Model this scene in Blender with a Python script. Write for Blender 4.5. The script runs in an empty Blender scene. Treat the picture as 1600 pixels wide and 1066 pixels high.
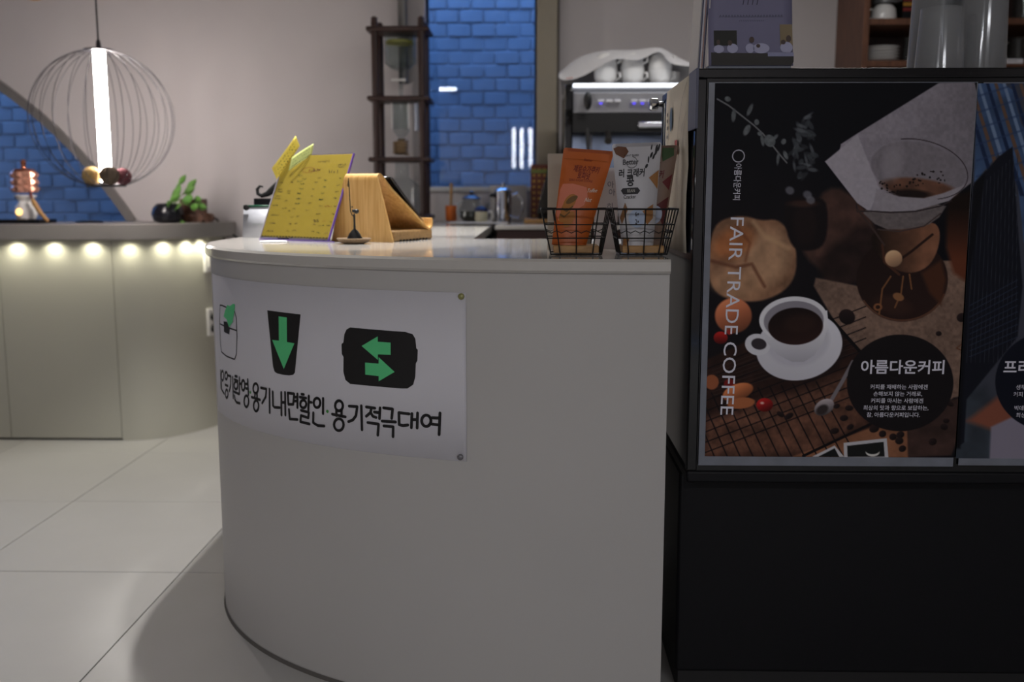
import bpy, bmesh, math, random
import numpy as np
from mathutils import Vector, Matrix
random.seed(7)
R = math.radians
SC = bpy.context.scene
COL = SC.collection

# ------------------------------------------------------------------ camera
FPX = 1600 * 35.0 / 36.0
CAM = Vector((0, 0, 1.25))
PITCH, YAW = 8.3, 1.1
cd = bpy.data.cameras.new('camera'); cam = bpy.data.objects.new('camera', cd); COL.objects.link(cam)
cd.sensor_width = 36.0; cd.lens = 35.0; cd.clip_start = 0.05
cam.location = CAM; cam.rotation_euler = (R(90 - PITCH), 0, R(YAW))
cd.dof.use_dof = True; cd.dof.focus_distance = 2.3; cd.dof.aperture_fstop = 2.7
SC.camera = cam
SC.view_settings.view_transform = 'Standard'; SC.view_settings.look = 'None'
SC.view_settings.exposure = 0.0; SC.view_settings.gamma = 1.0; SC.view_settings.use_curve_mapping = False

# ------------------------------------------------------------------ world: blue dusk
W = bpy.data.worlds.new('dusk'); SC.world = W; W.use_nodes = True
W.node_tree.nodes['Background'].inputs[0].default_value = (0.105, 0.235, 0.52, 1)
W.node_tree.nodes['Background'].inputs[1].default_value = 8.6

def light(name, kind, loc, energy, color=(1, 1, 1), rot=(0, 0, 0), size=None, size_y=None, radius=None, spot=None, blend=None):
    d = bpy.data.lights.new(name, kind); d.energy = energy; d.color = color
    if size is not None:
        d.shape = 'RECTANGLE' if size_y else 'SQUARE'; d.size = size
        if size_y: d.size_y = size_y
    if radius is not None: d.shadow_soft_size = radius
    if spot: d.spot_size = R(spot); d.spot_blend = blend
    o = bpy.data.objects.new(name, d); COL.objects.link(o); o.location = loc; o.rotation_euler = [R(a) for a in rot]
    o['kind'] = 'helper'
    return o
# large ceiling panels added as fill light (their housings are built further down)
FILL_PANELS = [(-1.6, -2.6, 49, (0.95, 0.96, 1.0)), (1.2, -2.6, 49, (0.95, 0.96, 1.0)), (0.95, 3.9, 14.0, (1.0, 0.98, 0.96))]
for x, y, e, c in FILL_PANELS:
    light('fill_panel_light', 'AREA', (x, y, 2.685), e, c, size=1.15, size_y=0.28)
# downlight over the left arm of the counter
DOWN = (-0.78, 3.46, 2.66)
light('downlight_beam', 'SPOT', (DOWN[0], DOWN[1], DOWN[2] + .01), 150, (1.0, 0.97, 0.94), radius=0.022, spot=86, blend=0.3)
MENU_FILL = (-0.56, 3.02, 2.66)  # narrow spot added to brighten the menu and tablet stand
light('downlight_beam', 'SPOT', (MENU_FILL[0], MENU_FILL[1], MENU_FILL[2] + .01), 100, (1.0, 0.98, 0.95), radius=0.04, spot=37, blend=0.5)
ARM_FILL = (-0.42, 4.05, 2.66)  # another added spot, lifts the worktop of the counter arm
light('downlight_beam', 'SPOT', (ARM_FILL[0], ARM_FILL[1], ARM_FILL[2] + .01), 150, (1.0, 0.98, 0.95), radius=0.04, spot=44, blend=0.5)
DOWN2 = (-2.55, 3.3, 2.66)
light('downlight_beam', 'SPOT', (DOWN2[0], DOWN2[1], DOWN2[2] + .01), 18, (1.0, 0.97, 0.94), radius=0.04, spot=96, blend=0.4)

# ------------------------------------------------------------------ pixel <-> place helpers
_CR = cam.rotation_euler.to_matrix()
def ray(px, py):
    return _CR @ Vector(((px - 800) / FPX, -(py - 533) / FPX, -1.0))
def at(px, py, Y):
    d = ray(px, py); return CAM + d * ((Y - CAM.y) / d.y)
def atz(px, py, Z):
    d = ray(px, py); return CAM + d * ((Z - CAM.z) / d.z)
def mpp(Y): return Y / FPX

# ------------------------------------------------------------------ materials
def lin(c):
    out = []
    for v in c[:3]:
        v = v / 255.0
        out.append(v / 12.92 if v <= 0.04045 else ((v + 0.055) / 1.055) ** 2.4)
    return tuple(out) + (1.0,)
MATS = {}
def mat(name, col, rough=.5, metal=0.0, var=.06, vscale=30, bump=0.0, bscale=200, emit=0.0, ecol=None, coat=0.0, spec=.5, stretch=None, trans=0.0, alpha=None):
    if name in MATS: return MATS[name]
    m = bpy.data.materials.new(name); m.use_nodes = True; nt = m.node_tree; N, L = nt.nodes, nt.links
    b = N['Principled BSDF']
    tc = N.new('ShaderNodeTexCoord'); mp = N.new('ShaderNodeMapping'); L.new(tc.outputs['Object'], mp.inputs[0])
    if stretch: mp.inputs['Scale'].default_value = stretch
    nz = N.new('ShaderNodeTexNoise'); nz.inputs['Scale'].default_value = vscale; nz.inputs['Detail'].default_value = 5
    L.new(mp.outputs[0], nz.inputs['Vector'])
    mx = N.new('ShaderNodeMix'); mx.data_type = 'RGBA'
    c = lin(col)
    mx.inputs[6].default_value = tuple(max(0, v * (1 - var)) for v in c[:3]) + (1,)
    mx.inputs[7].default_value = tuple(min(1, v * (1 + var)) for v in c[:3]) + (1,)
    L.new(nz.outputs[0], mx.inputs[0]); L.new(mx.outputs[2], b.inputs['Base Color'])
    b.inputs['Roughness'].default_value = rough; b.inputs['Metallic'].default_value = metal
    b.inputs['Coat Weight'].default_value = coat; b.inputs['Specular IOR Level'].default_value = spec
    b.inputs['Transmission Weight'].default_value = trans
    if bump:
        n2 = N.new('ShaderNodeTexNoise'); n2.inputs['Scale'].default_value = bscale; n2.inputs['Detail'].default_value = 3
        L.new(mp.outputs[0], n2.inputs['Vector'])
        bp = N.new('ShaderNodeBump'); bp.inputs['Strength'].default_value = bump; bp.inputs['Distance'].default_value = .004
        L.new(n2.outputs[0], bp.inputs['Height']); L.new(bp.outputs[0], b.inputs['Normal'])
    if emit:
        b.inputs['Emission Color'].default_value = lin(ecol or col); b.inputs['Emission Strength'].default_value = emit
    MATS[name] = m; return m
def glass(name, tint=(235, 240, 240), rough=.02, fres=1.45, haze=0.0, hcol=(200, 205, 210)):
    """thin clear sheet: passes light straight, mirrors by Fresnel, a little haze"""
    if name in MATS: return MATS[name]
    m = bpy.data.materials.new(name); m.use_nodes = True; nt = m.node_tree; N, L = nt.nodes, nt.links
    N.remove(N['Principled BSDF']); out = N['Material Output']
    t = N.new('ShaderNodeBsdfTransparent'); t.inputs[0].default_value = lin(tint)
    g = N.new('ShaderNodeBsdfGlossy'); g.inputs['Roughness'].default_value = rough
    nz = N.new('ShaderNodeTexNoise'); nz.inputs['Scale'].default_value = 4
    mr = N.new('ShaderNodeMapRange'); mr.inputs[3].default_value = rough * .8; mr.inputs[4].default_value = rough * 1.2 + .001
    L.new(nz.outputs[0], mr.inputs[0]); L.new(mr.outputs[0], g.inputs['Roughness'])
    ge = N.new('ShaderNodeNewGeometry'); dt_ = N.new('ShaderNodeVectorMath'); dt_.operation = 'DOT_PRODUCT'
    L.new(ge.outputs['Normal'], dt_.inputs[0]); L.new(ge.outputs['Incoming'], dt_.inputs[1])
    ab = N.new('ShaderNodeMath'); ab.operation = 'ABSOLUTE'; L.new(dt_.outputs['Value'], ab.inputs[0])
    om = N.new('ShaderNodeMath'); om.operation = 'SUBTRACT'; om.inputs[0].default_value = 1; L.new(ab.outputs[0], om.inputs[1])
    pw = N.new('ShaderNodeMath'); pw.operation = 'POWER'; L.new(om.outputs[0], pw.inputs[0]); pw.inputs[1].default_value = 5
    F0 = ((fres - 1) / (fres + 1)) ** 2
    f = N.new('ShaderNodeMath'); f.operation = 'MULTIPLY_ADD'; L.new(pw.outputs[0], f.inputs[0]); f.inputs[1].default_value = 1 - F0; f.inputs[2].default_value = F0
    mx = N.new('ShaderNodeMixShader'); L.new(f.outputs[0], mx.inputs[0]); L.new(t.outputs[0], mx.inputs[1]); L.new(g.outputs[0], mx.inputs[2])
    last = mx
    if haze:
        d = N.new('ShaderNodeBsdfDiffuse'); d.inputs[0].default_value = lin(hcol)
        m2 = N.new('ShaderNodeMixShader'); m2.inputs[0].default_value = haze
        L.new(mx.outputs[0], m2.inputs[1]); L.new(d.outputs[0], m2.inputs[2]); last = m2
    L.new(last.outputs[0], out.inputs[0])
    MATS[name] = m; return m
def wood(name, dark, light_, scale=(1, 1, 12), rough=.45, n=6):
    if name in MATS: return MATS[name]
    m = bpy.data.materials.new(name); m.use_nodes = True; nt = m.node_tree; N, L = nt.nodes, nt.links
    b = N['Principled BSDF']; tc = N.new('ShaderNodeTexCoord'); mp = N.new('ShaderNodeMapping')
    mp.inputs['Scale'].default_value = scale; L.new(tc.outputs['Object'], mp.inputs[0])
    nz = N.new('ShaderNodeTexNoise'); nz.inputs['Scale'].default_value = n; nz.inputs['Detail'].default_value = 6; nz.inputs['Distortion'].default_value = .6
    L.new(mp.outputs[0], nz.inputs[0]); cr = N.new('ShaderNodeValToRGB')
    cr.color_ramp.elements[0].color = lin(dark); cr.color_ramp.elements[1].color = lin(light_)
    cr.color_ramp.elements[0].position = .3; cr.color_ramp.elements[1].position = .7
    L.new(nz.outputs[0], cr.inputs[0]); L.new(cr.outputs[0], b.inputs['Base Color']); b.inputs['Roughness'].default_value = rough
    MATS[name] = m; return m
def print_mat(name, rough=.3):
    """colour of a flat print, stored on the sheet's own vertices"""
    m = bpy.data.materials.new(name); m.use_nodes = True; N, L = m.node_tree.nodes, m.node_tree.links
    a = N.new('ShaderNodeVertexColor'); a.layer_name = 'print'
    L.new(a.outputs[0], N['Principled BSDF'].inputs['Base Color']); N['Principled BSDF'].inputs['Roughness'].default_value = rough
    N['Principled BSDF'].inputs['Specular IOR Level'].default_value = .12
    return m

# ------------------------------------------------------------------ mesh builder
ORG = {}
class MB:
    def __init__(s): s.v = []; s.f = []; s.m = []
    def add(s, vs, fs, m=0):
        o = len(s.v); s.v.extend([tuple(p) for p in vs]); s.f.extend([tuple(i + o for i in f) for f in fs]); s.m.extend([m] * len(fs)); return s
    def box(s, a, b, m=0, M=None):
        (x0, y0, z0), (x1, y1, z1) = a, b
        x0, x1 = min(x0, x1), max(x0, x1); y0, y1 = min(y0, y1), max(y0, y1); z0, z1 = min(z0, z1), max(z0, z1)
        vs = [(x0, y0, z0), (x1, y0, z0), (x1, y1, z0), (x0, y1, z0), (x0, y0, z1), (x1, y0, z1), (x1, y1, z1), (x0, y1, z1)]
        if M is not None: vs = [M @ Vector(p) for p in vs]
        return s.add(vs, [(0, 3, 2, 1), (4, 5, 6, 7), (0, 1, 5, 4), (1, 2, 6, 5), (2, 3, 7, 6), (3, 0, 4, 7)], m)
    def cbox(s, c, d, m=0, M=None):
        return s.box([c[i] - d[i] / 2 for i in range(3)], [c[i] + d[i] / 2 for i in range(3)], m, M)
    def lathe(s, prof, c=(0, 0, 0), seg=24, m=0, M=None, cap=True):
        vs = []; n = len(prof)
        for r, z in prof:
            for k in range(seg):
                a = 2 * math.pi * k / seg; p = Vector((r * math.cos(a), r * math.sin(a), z))
                if M is not None: p = M @ p
                vs.append(p + Vector(c))
        fs = [(i * seg + k, i * seg + (k + 1) % seg, (i + 1) * seg + (k + 1) % seg, (i + 1) * seg + k) for i in range(n - 1) for k in range(seg)]
        if cap:
            fs.append(tuple(reversed(range(seg)))); fs.append(tuple((n - 1) * seg + k for k in range(seg)))
        return s.add(vs, fs, m)
    def tube(s, path, r, seg=8, m=0, closed=False):
        path = [Vector(p) for p in path]; n = len(path); vs = []
        rr = r if isinstance(r, (list, tuple)) else [r] * n
        up = None
        for i, p in enumerate(path):
            if closed: t = path[(i + 1) % n] - path[i - 1]
            else: t = path[min(i + 1, n - 1)] - path[max(i - 1, 0)]
            t.normalize()
            if up is None:
                up = Vector((0, 0, 1)) if abs(t.z) < .9 else Vector((1, 0, 0))
            a = t.cross(up)
            if a.length < 1e-5: a = t.orthogonal()
            a.normalize(); b = a.cross(t).normalized(); up = b
            for k in range(seg):
                q = 2 * math.pi * k / seg; vs.append(p + (a * math.cos(q) + b * math.sin(q)) * rr[i])
        fs = []
        for i in range(n if closed else n - 1):
            j = (i + 1) % n
            for k in range(seg): fs.append((i * seg + k, i * seg + (k + 1) % seg, j * seg + (k + 1) % seg, j * seg + k))
        if not closed:
            fs.append(tuple(reversed(range(seg)))); fs.append(tuple((n - 1) * seg + k for k in range(seg)))
        return s.add(vs, fs, m)
    def prism(s, poly, fn0, fn1, m=0):
        """poly: 2D outline; fn0/fn1 map it to the two end faces"""
        n = len(poly); vs = [fn0(*p) for p in poly] + [fn1(*p) for p in poly]
        fs = [tuple(range(n)), tuple(reversed(range(n, 2 * n)))] + [(i, i + n, (i + 1) % n + n, (i + 1) % n) for i in range(n)]
        return s.add(vs, fs, m)
    def ring(s, rows, m=0, closed=False):
        """quad surface through rows of points"""
        w = len(rows[0]); vs = [p for r_ in rows for p in r_]; fs = []
        for i in range(len(rows) - 1):
            for k in range(w if closed else w - 1):
                k2 = (k + 1) % w; fs.append((i * w + k, i * w + k2, (i + 1) * w + k2, (i + 1) * w + k))
        return s.add(vs, fs, m)
    def sphere(s, c, r, m=0, seg=16, rings=10, sq=(1, 1, 1)):
        rows = []
        for i in range(rings + 1):
            t = math.pi * i / rings; t = min(max(t, .02), math.pi - .02)
            rows.append([(c[0] + sq[0] * r * math.sin(t) * math.cos(2 * math.pi * k / seg), c[1] + sq[1] * r * math.sin(t) * math.sin(2 * math.pi * k / seg), c[2] - sq[2] * r * math.cos(t)) for k in range(seg)])
        s.ring(rows, m, True); o = len(s.v) - len(rows) * seg
        s.f.append(tuple(reversed(range(o, o + seg)))); s.f.append(tuple(range(o + rings * seg, o + rings * seg + seg))); s.m += [m, m]
        return s
    # --- flat marks laid on a surface given by fn(a, b) -> 3D
    def fill(s, poly, fn, ds=.006, m=0):
        xs = [p[0] for p in poly]; x0, x1 = min(xs), max(xs); n = max(1, int((x1 - x0) / ds) + 1)
        cuts = sorted(set([x0 + (x1 - x0) * i / n for i in range(n + 1)] + xs)); e = 1e-7
        def hits(x):
            h = []
            for i in range(len(poly)):
                (ax, ay), (bx, by) = poly[i], poly[(i + 1) % len(poly)]
                if (ax <= x < bx) or (bx <= x < ax): h.append(ay + (by - ay) * (x - ax) / (bx - ax))
            return sorted(h)
        for a, b in zip(cuts[:-1], cuts[1:]):
            if b - a < 1e-6: continue
            ha, hb = hits(a + e), hits(b - e)
            if len(ha) != len(hb): continue
            for k in range(0, len(ha) - 1, 2):
                s.add([fn(a, ha[k]), fn(b, hb[k]), fn(b, hb[k + 1]), fn(a, ha[k + 1])], [(0, 1, 2, 3)], m)
        return s
    def stroke(s, pts, w, fn, m=0, caps=True, closed=False, ds=.008):
        P = [Vector((p[0], p[1])) for p in pts]
        if closed: P.append(P[0].copy())
        for a, b in zip(P[:-1], P[1:]):
            d = b - a; L_ = d.length
            if L_ < 1e-6: continue
            d /= L_; nrm = Vector((-d.y, d.x)) * w / 2; n = max(1, int(L_ / ds))
            for i in range(n):
                p, q = a + d * (L_ * i / n), a + d * (L_ * (i + 1) / n)
                s.add([fn(*(p - nrm)), fn(*(q - nrm)), fn(*(q + nrm)), fn(*(p + nrm))], [(0, 1, 2, 3)], m)
        if caps:
            for p in P:
                s.add([fn(p.x + w / 2 * math.cos(k * math.pi / 4), p.y + w / 2 * math.sin(k * math.pi / 4)) for k in range(8)], [tuple(range(8))], m)
        return s
    def oval(s, cx, cy, rx, ry, fn, m=0, ang=0, n=20):
        ca, sa = math.cos(ang), math.sin(ang)
        pts = [(cx + rx * math.cos(t) * ca - ry * math.sin(t) * sa, cy + rx * math.cos(t) * sa + ry * math.sin(t) * ca) for t in [2 * math.pi * k / n for k in range(n)]]
        return s.fill(pts, fn, ds=max(rx, ry) / 4, m=m)
    def text(s, body, size, x, y, fn, m=0, align='CENTER', shear=0.0, rot=0.0, wide=1.0, bold=0.0):
        vs, fs = text_mesh(body, align, bold)
        ca, sa = math.cos(rot), math.sin(rot); out = []
        for a, b in vs:
            a, b = a * size * wide + shear * b * size, b * size
            out.append(fn(x + a * ca - b * sa, y + a * sa + b * ca))
        return s.add(out, fs, m)
    def build(s, name, mats, parent=None, angle=35, bevel=0.0, seg=2, solid=0.0, subsurf=0, **tags):
        o3 = ORG.get(parent.name, Vector((0, 0, 0))) if parent else Vector((0, 0, 0))
        me = bpy.data.meshes.new(name)
        me.from_pydata([(p[0] - o3.x, p[1] - o3.y, p[2] - o3.z) for p in s.v], [], s.f)
        if not isinstance(mats, (list, tuple)): mats = [mats]
        for m in mats: me.materials.append(m)
        me.polygons.foreach_set('material_index', s.m)
        me.validate(); me.update()
        me.polygons.foreach_set('use_smooth', [True] * len(me.polygons)); me.set_sharp_from_angle(angle=R(angle))
        ob = bpy.data.objects.new(name, me); COL.objects.link(ob)
        if parent: ob.parent = parent
        ORG[ob.name] = o3
        if solid:
            q = ob.modifiers.new('thick', 'SOLIDIFY'); q.thickness = solid; q.offset = 0
        if bevel:
            q = ob.modifiers.new('edge', 'BEVEL'); q.width = bevel; q.segments = seg; q.limit_method = 'ANGLE'; q.angle_limit = R(40)
        if subsurf:
            q = ob.modifiers.new('sub', 'SUBSURF'); q.levels = q.render_levels = subsurf
        for k, v in tags.items(): ob[k] = v
        return ob
_TM = {}
def load_texts(keys):
    """outline all lettering once, before the scene fills up"""
    obs = []
    for body, align, bold in keys:
        c = bpy.data.curves.new('lettering_tmp', 'FONT'); c.body = body; c.align_x = align; c.size = 1.0; c.resolution_u = 3; c.offset = bold
        o = bpy.data.objects.new('lettering_tmp', c); COL.objects.link(o); obs.append(((body, align, bold), o, c))
    dg = bpy.context.evaluated_depsgraph_get()
    for key, o, c in obs:
        me = bpy.data.meshes.new_from_object(o.evaluated_get(dg))
        _TM[key] = ([(v.co.x, v.co.y) for v in me.vertices], [tuple(p.vertices) for p in me.polygons])
        bpy.data.meshes.remove(me)
    for key, o, c in obs: bpy.data.objects.remove(o); bpy.data.curves.remove(c)
def text_mesh(body, align, bold=0.0):
    if (body, align, bold) not in _TM: load_texts([(body, align, bold)])
    return _TM[(body, align, bold)]
PLINES = ('커피를 재배하는 사람에겐', '손해보지 않는 거래로,', '커피를 마시는 사람에겐', '최상의 맛과 향으로 보답하는,', '참, 아름다운커피입니다.')
load_texts([(b_, 'CENTER', w_) for b_, w_ in [('제로슈가쿠키', .02), ('토피넛', .02), ('ZERO SUGAR COOKIE', 0.0), ('Better', 0.0), ('Better', .015), ('Toffee', 0.0), ('Nut', 0.0), ('러 크래커', .03), ('콩', .03), ('Cracker', .01), ('PLANT BASED', 0.0),
    ('BEAN', 0.0), ('6g', .02), ('2g', .02), ('크래커', .03), ('이', .03), ('아', 0.0), ('히', 0.0), ('다', 0.0), ('아름다운커피', .02), ('아름다운커피', 0.0), ('프리', .02), ('생두', 0.0), ('커피', 0.0), ('빅데이', 0.0), ('최상', 0.0)] + [(q_, 0.005) for q_ in PLINES]] + [('FAIR TRADE COFFEE', 'LEFT', 0.0), ('아름다운커피', 'LEFT', 0.0)])
def thing(name, label, cat, loc=(0, 0, 0), group=None):
    o = bpy.data.objects.new(name, None); COL.objects.link(o); o.location = loc; o.empty_display_size = .05
    o['label'] = label; o['category'] = cat
    if group: o['group'] = group
    ORG[o.name] = Vector(loc); return o
def tag(o, label, cat, group=None):
    o['label'] = label; o['category'] = cat
    if group: o['group'] = group
    return o
def copy_thing(root, d, label, group=None):
    def rec(o, par):
        c = o.copy(); COL.objects.link(c); c.parent = par; ORG[c.name] = ORG[o.name] + Vector(d)
        for ch in list(o.children): rec(ch, c)
        return c
    c = rec(root, None); c.location = root.location + Vector(d); c['label'] = label
    if group: c['group'] = group
    return c
def plane_fn(o, ex, ey):
    o, ex, ey = Vector(o), Vector(ex), Vector(ey)
    return lambda a, b: o + ex * a + ey * b
def arc(cx, cy, rx, ry, a0, a1, n):
    return [(cx + rx * math.cos(R(a0 + (a1 - a0) * i / n)), cy + ry * math.sin(R(a0 + (a1 - a0) * i / n))) for i in range(n + 1)]

# ------------------------------------------------------------------ palette
M_wall = mat('plaster_warm_grey', (192, 186, 186), .85, var=.03, vscale=6, bump=.12, bscale=260)
M_ceil = mat('ceiling_paint', (190, 187, 183), .9, var=.02)
M_tile = mat('porcelain_tile', (174, 172, 169), .5, var=.05, vscale=5, bump=.05, bscale=400)
M_grout = mat('tile_grout', (96, 93, 90), .9)
M_counter = mat('counter_paint', (186, 183, 180), .55, var=.03, vscale=3, bump=.03, bscale=300)
M_ctop = mat('counter_stone', (196, 192, 186), .13, var=.03, vscale=60, coat=.3)
M_cab = mat('wall_counter_paint', (176, 174, 162), .6, var=.03, vscale=4)
M_slab = mat('wall_counter_slab', (142, 138, 134), .5, var=.03, vscale=8)
M_black = mat('black_powder_coat', (12, 12, 16), .5, var=.1, bump=.08, bscale=500, spec=.25)
M_blackgl = mat('black_gloss', (10, 11, 14), .08, var=.1)
M_navy = mat('dark_side_glass', (14, 24, 42), .05, var=.1, coat=.5)
M_dark = mat('dark_rubber', (24, 23, 24), .6)
M_wire = mat('black_wire', (16, 16, 17), .4)
M_lampwire = mat('lamp_wire', (46, 44, 50), .4, metal=.4)
M_white = mat('white_ceramic', (224, 222, 220), .18, var=.02)
M_paper = mat('white_paper', (216, 214, 220), .75, var=.02, vscale=12)
M_ink = mat('black_marker', (16, 13, 14), .6)
M_green = mat('green_paper', (92, 208, 136), .6, var=.06)
M_steel = mat('brushed_steel', (190, 190, 192), .25, metal=1.0, var=.05, stretch=(1, 1, 30))
M_chrome = mat('chrome', (215, 217, 222), .08, metal=1.0, var=.02)
M_grey = mat('grey_plastic', (112, 110, 112), .5)
M_walnut = wood('dark_walnut', (34, 19, 15), (58, 33, 26), (14, 14, 1.2))
M_cabwood = wood('cabinet_wood', (78, 48, 34), (116, 76, 54), (10, 10, 1.2))
M_maple = wood('bent_maple', (196, 146, 78), (226, 184, 120), (14, 14, 1.0), .4)
M_oak = wood('light_oak', (150, 110, 62), (190, 146, 90), (3, 14, 14))
M_trim = mat('window_trim', (142, 134, 119), .6, var=.03)
M_glass = glass('window_glass', (232, 240, 250), .01, 1.5)
M_clear = glass('clear_glassware', (238, 242, 242), .02, 1.45)
M_plastic = glass('clear_cup_plastic', (228, 230, 232), .08, 1.5, .2, (216, 216, 216))

# ------------------------------------------------------------------ room shell
YB = 5.55           # inner face of the back wall
HC = 1.11           # height of the counters
TX, TY = .72, .775
fl = MB().box((-5.2, -4.0, -.12), (3.6, YB + .1, -.008)).build('floor', M_grout, kind='structure')
tm = MB().box((-TX / 2 + .002, -TY / 2 + .002, -.012), (TX / 2 - .002, TY / 2 - .002, 0)).build('tile', M_tile, fl, bevel=.0015)
first = True
for i in range(-6, 5):
    for j in range(-9, 4):
        x = -1.17 + TX * (i + .5); y = 3.17 + TY * (j + .5)
        if y + TY / 2 > YB + .02: y = y
        if first: o = tm; first = False
        else:
            o = tm.copy(); COL.objects.link(o)
        o.location = (x, y, 0)
MB().box((-5.2, -4.0, 2.75), (3.6, 6.0, 2.9)).build('ceiling', M_ceil, kind='structure')
MB().box((-5.3, -4.0, 0), (-5.2, 6.0, 2.75)).build('wall_left', M_wall, kind='structure')
MB().box((3.6, -4.0, 0), (3.7, 6.0, 2.75)).build('wall_right', M_wall, kind='structure')
MB().box((-5.3, -4.1, 0), (3.7, -4.0, 2.75)).build('wall_front', M_wall, kind='structure')

# back wall with the big arched opening (left) and the kitchen window
ARCP = [at(x, y, YB) for x, y in ((0, 137), (36, 164), (71, 192.5), (107, 226.5), (143, 264), (178, 303), (209, 353))]
A_, B_, C_ = ARCP[0], ARCP[3], ARCP[6]
def circ(p, q, r):
    ax, ay, bx, by, cx, cy = p.x, p.z, q.x, q.z, r.x, r.z
    d = 2 * (ax * (by - cy) + bx * (cy - ay) + cx * (ay - by))
    ux = ((ax**2 + ay**2) * (by - cy) + (bx**2 + by**2) * (cy - ay) + (cx**2 + cy**2) * (ay - by)) / d
    uy = ((ax**2 + ay**2) * (cx - bx) + (bx**2 + by**2) * (ax - cx) + (cx**2 + cy**2) * (bx - ax)) / d
    return ux, uy, math.hypot(ax - ux, ay - uy)
ux, uz, ur = circ(A_, B_, C_)
XL = -4.9
ZB1 = HC - .01
def arc_z(x): return uz + math.sqrt(max(ur**2 - (x - ux)**2, 0))
xr = ux + math.sqrt(max(ur**2 - (ZB1 - uz)**2, 0))
NA = 40
arcx = [XL + (xr - XL) * i / NA for i in range(NA + 1)]
arcz = [min(arc_z(x), 2.68) for x in arcx]
K0 = at(667, 293, YB); K1 = at(838, 293, YB)
KX0, KX1, KZ0, KZ1 = K0.x, K1.x, K0.z, 2.5
TH = .22
wb = MB()
wb.box((-5.3, YB, 0), (XL, YB + TH, 2.75)); wb.box((XL, YB, 0), (xr, YB + TH, ZB1))
for i in range(NA):
    p = [(arcx[i], arcz[i]), (arcx[i + 1], arcz[i + 1]), (arcx[i + 1], 2.75), (arcx[i], 2.75)]
    wb.prism(p, lambda a, b: (a, YB, b), lambda a, b: (a, YB + TH, b))
wb.box((xr, YB, 0), (KX0, YB + TH, 2.75)); wb.box((KX0, YB, 0), (KX1, YB + TH, KZ0)); wb.box((KX0, YB, KZ1), (KX1, YB + TH, 2.75)); wb.box((KX1, YB, 0), (3.7, YB + TH, 2.75))
wb.build('wall_back', M_wall, kind='structure')
# arched window: metal frame along the curve, glass behind it
w1 = bpy.data.objects.new('window_1', None); COL.objects.link(w1); w1['kind'] = 'structure'; ORG['window_1'] = Vector((0, 0, 0))
M_frame = mat('window_frame_metal', (128, 124, 122), .4, metal=.3)
fr = MB(); rows = []
for i in range(NA + 1):
    x, z = arcx[i], arcz[i]; d = Vector((x - ux, 0, z - uz)).normalized()
    rows.append([Vector((x, YB - .025, z)) + d * .035, Vector((x, YB - .025, z)) - d * .012, Vector((x, YB + .1, z)) - d * .012, Vector((x, YB + .1, z)) + d * .035])
fr.ring(rows, 0, True); fr.build('window_frame', M_frame, w1)
gp = MB()
for i in range(NA):
    gp.add([(arcx[i], YB + .09, ZB1), (arcx[i + 1], YB + .09, ZB1), (arcx[i + 1], YB + .09, arcz[i + 1]), (arcx[i], YB + .09, arcz[i])], [(0, 1, 2, 3)])
gp.build('pane', M_glass, w1)
# kitchen window
w2 = bpy.data.objects.new('window_2', None); COL.objects.link(w2); w2['kind'] = 'structure'; ORG['window_2'] = Vector((0, 0, 0))
MB().box((KX0, YB + .08, KZ0), (KX1, YB + .088, KZ1)).build('pane', M_glass, w2)
MB().box((KX0 - .02, YB - .02, KZ0 - .022), (KX1 + .005, YB + .2, KZ0 + .004)).build('window_sill', mat('sill_white', (196, 196, 194), .4), w2, bevel=.003)
MB().box((KX0 - .004, YB + .06, KZ0), (KX0 + .012, YB + .11, KZ1)).box((KX1 - .012, YB + .06, KZ0), (KX1 + .004, YB + .11, KZ1)).build('window_frame', M_dark, w2)
# upright beside the kitchen window
TXa, TXb = KX1, at(870, 200, YB - .1).x
MB().box((TXa, YB - .1, HC), (TXb, YB + .0, 2.75)).build('trim_1', M_trim, kind='structure', bevel=.004)
MB().box((TXb - .004, YB - .07, HC), (TXb + .012, YB, 2.75)).build('trim_2', mat('trim_dark_edge', (88, 82, 74), .7), kind='structure')  # darker strip along the upright's right edge
# service pipe on the wall above the drip tower
pp = at(629, 20, YB - .04)
MB().tube([(pp.x, pp.y, 1.85), (pp.x, pp.y, 2.76)], .026, 16).build('trim_3', mat('pipe_grey', (120, 118, 116), .35, metal=.3), kind='structure')

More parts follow.
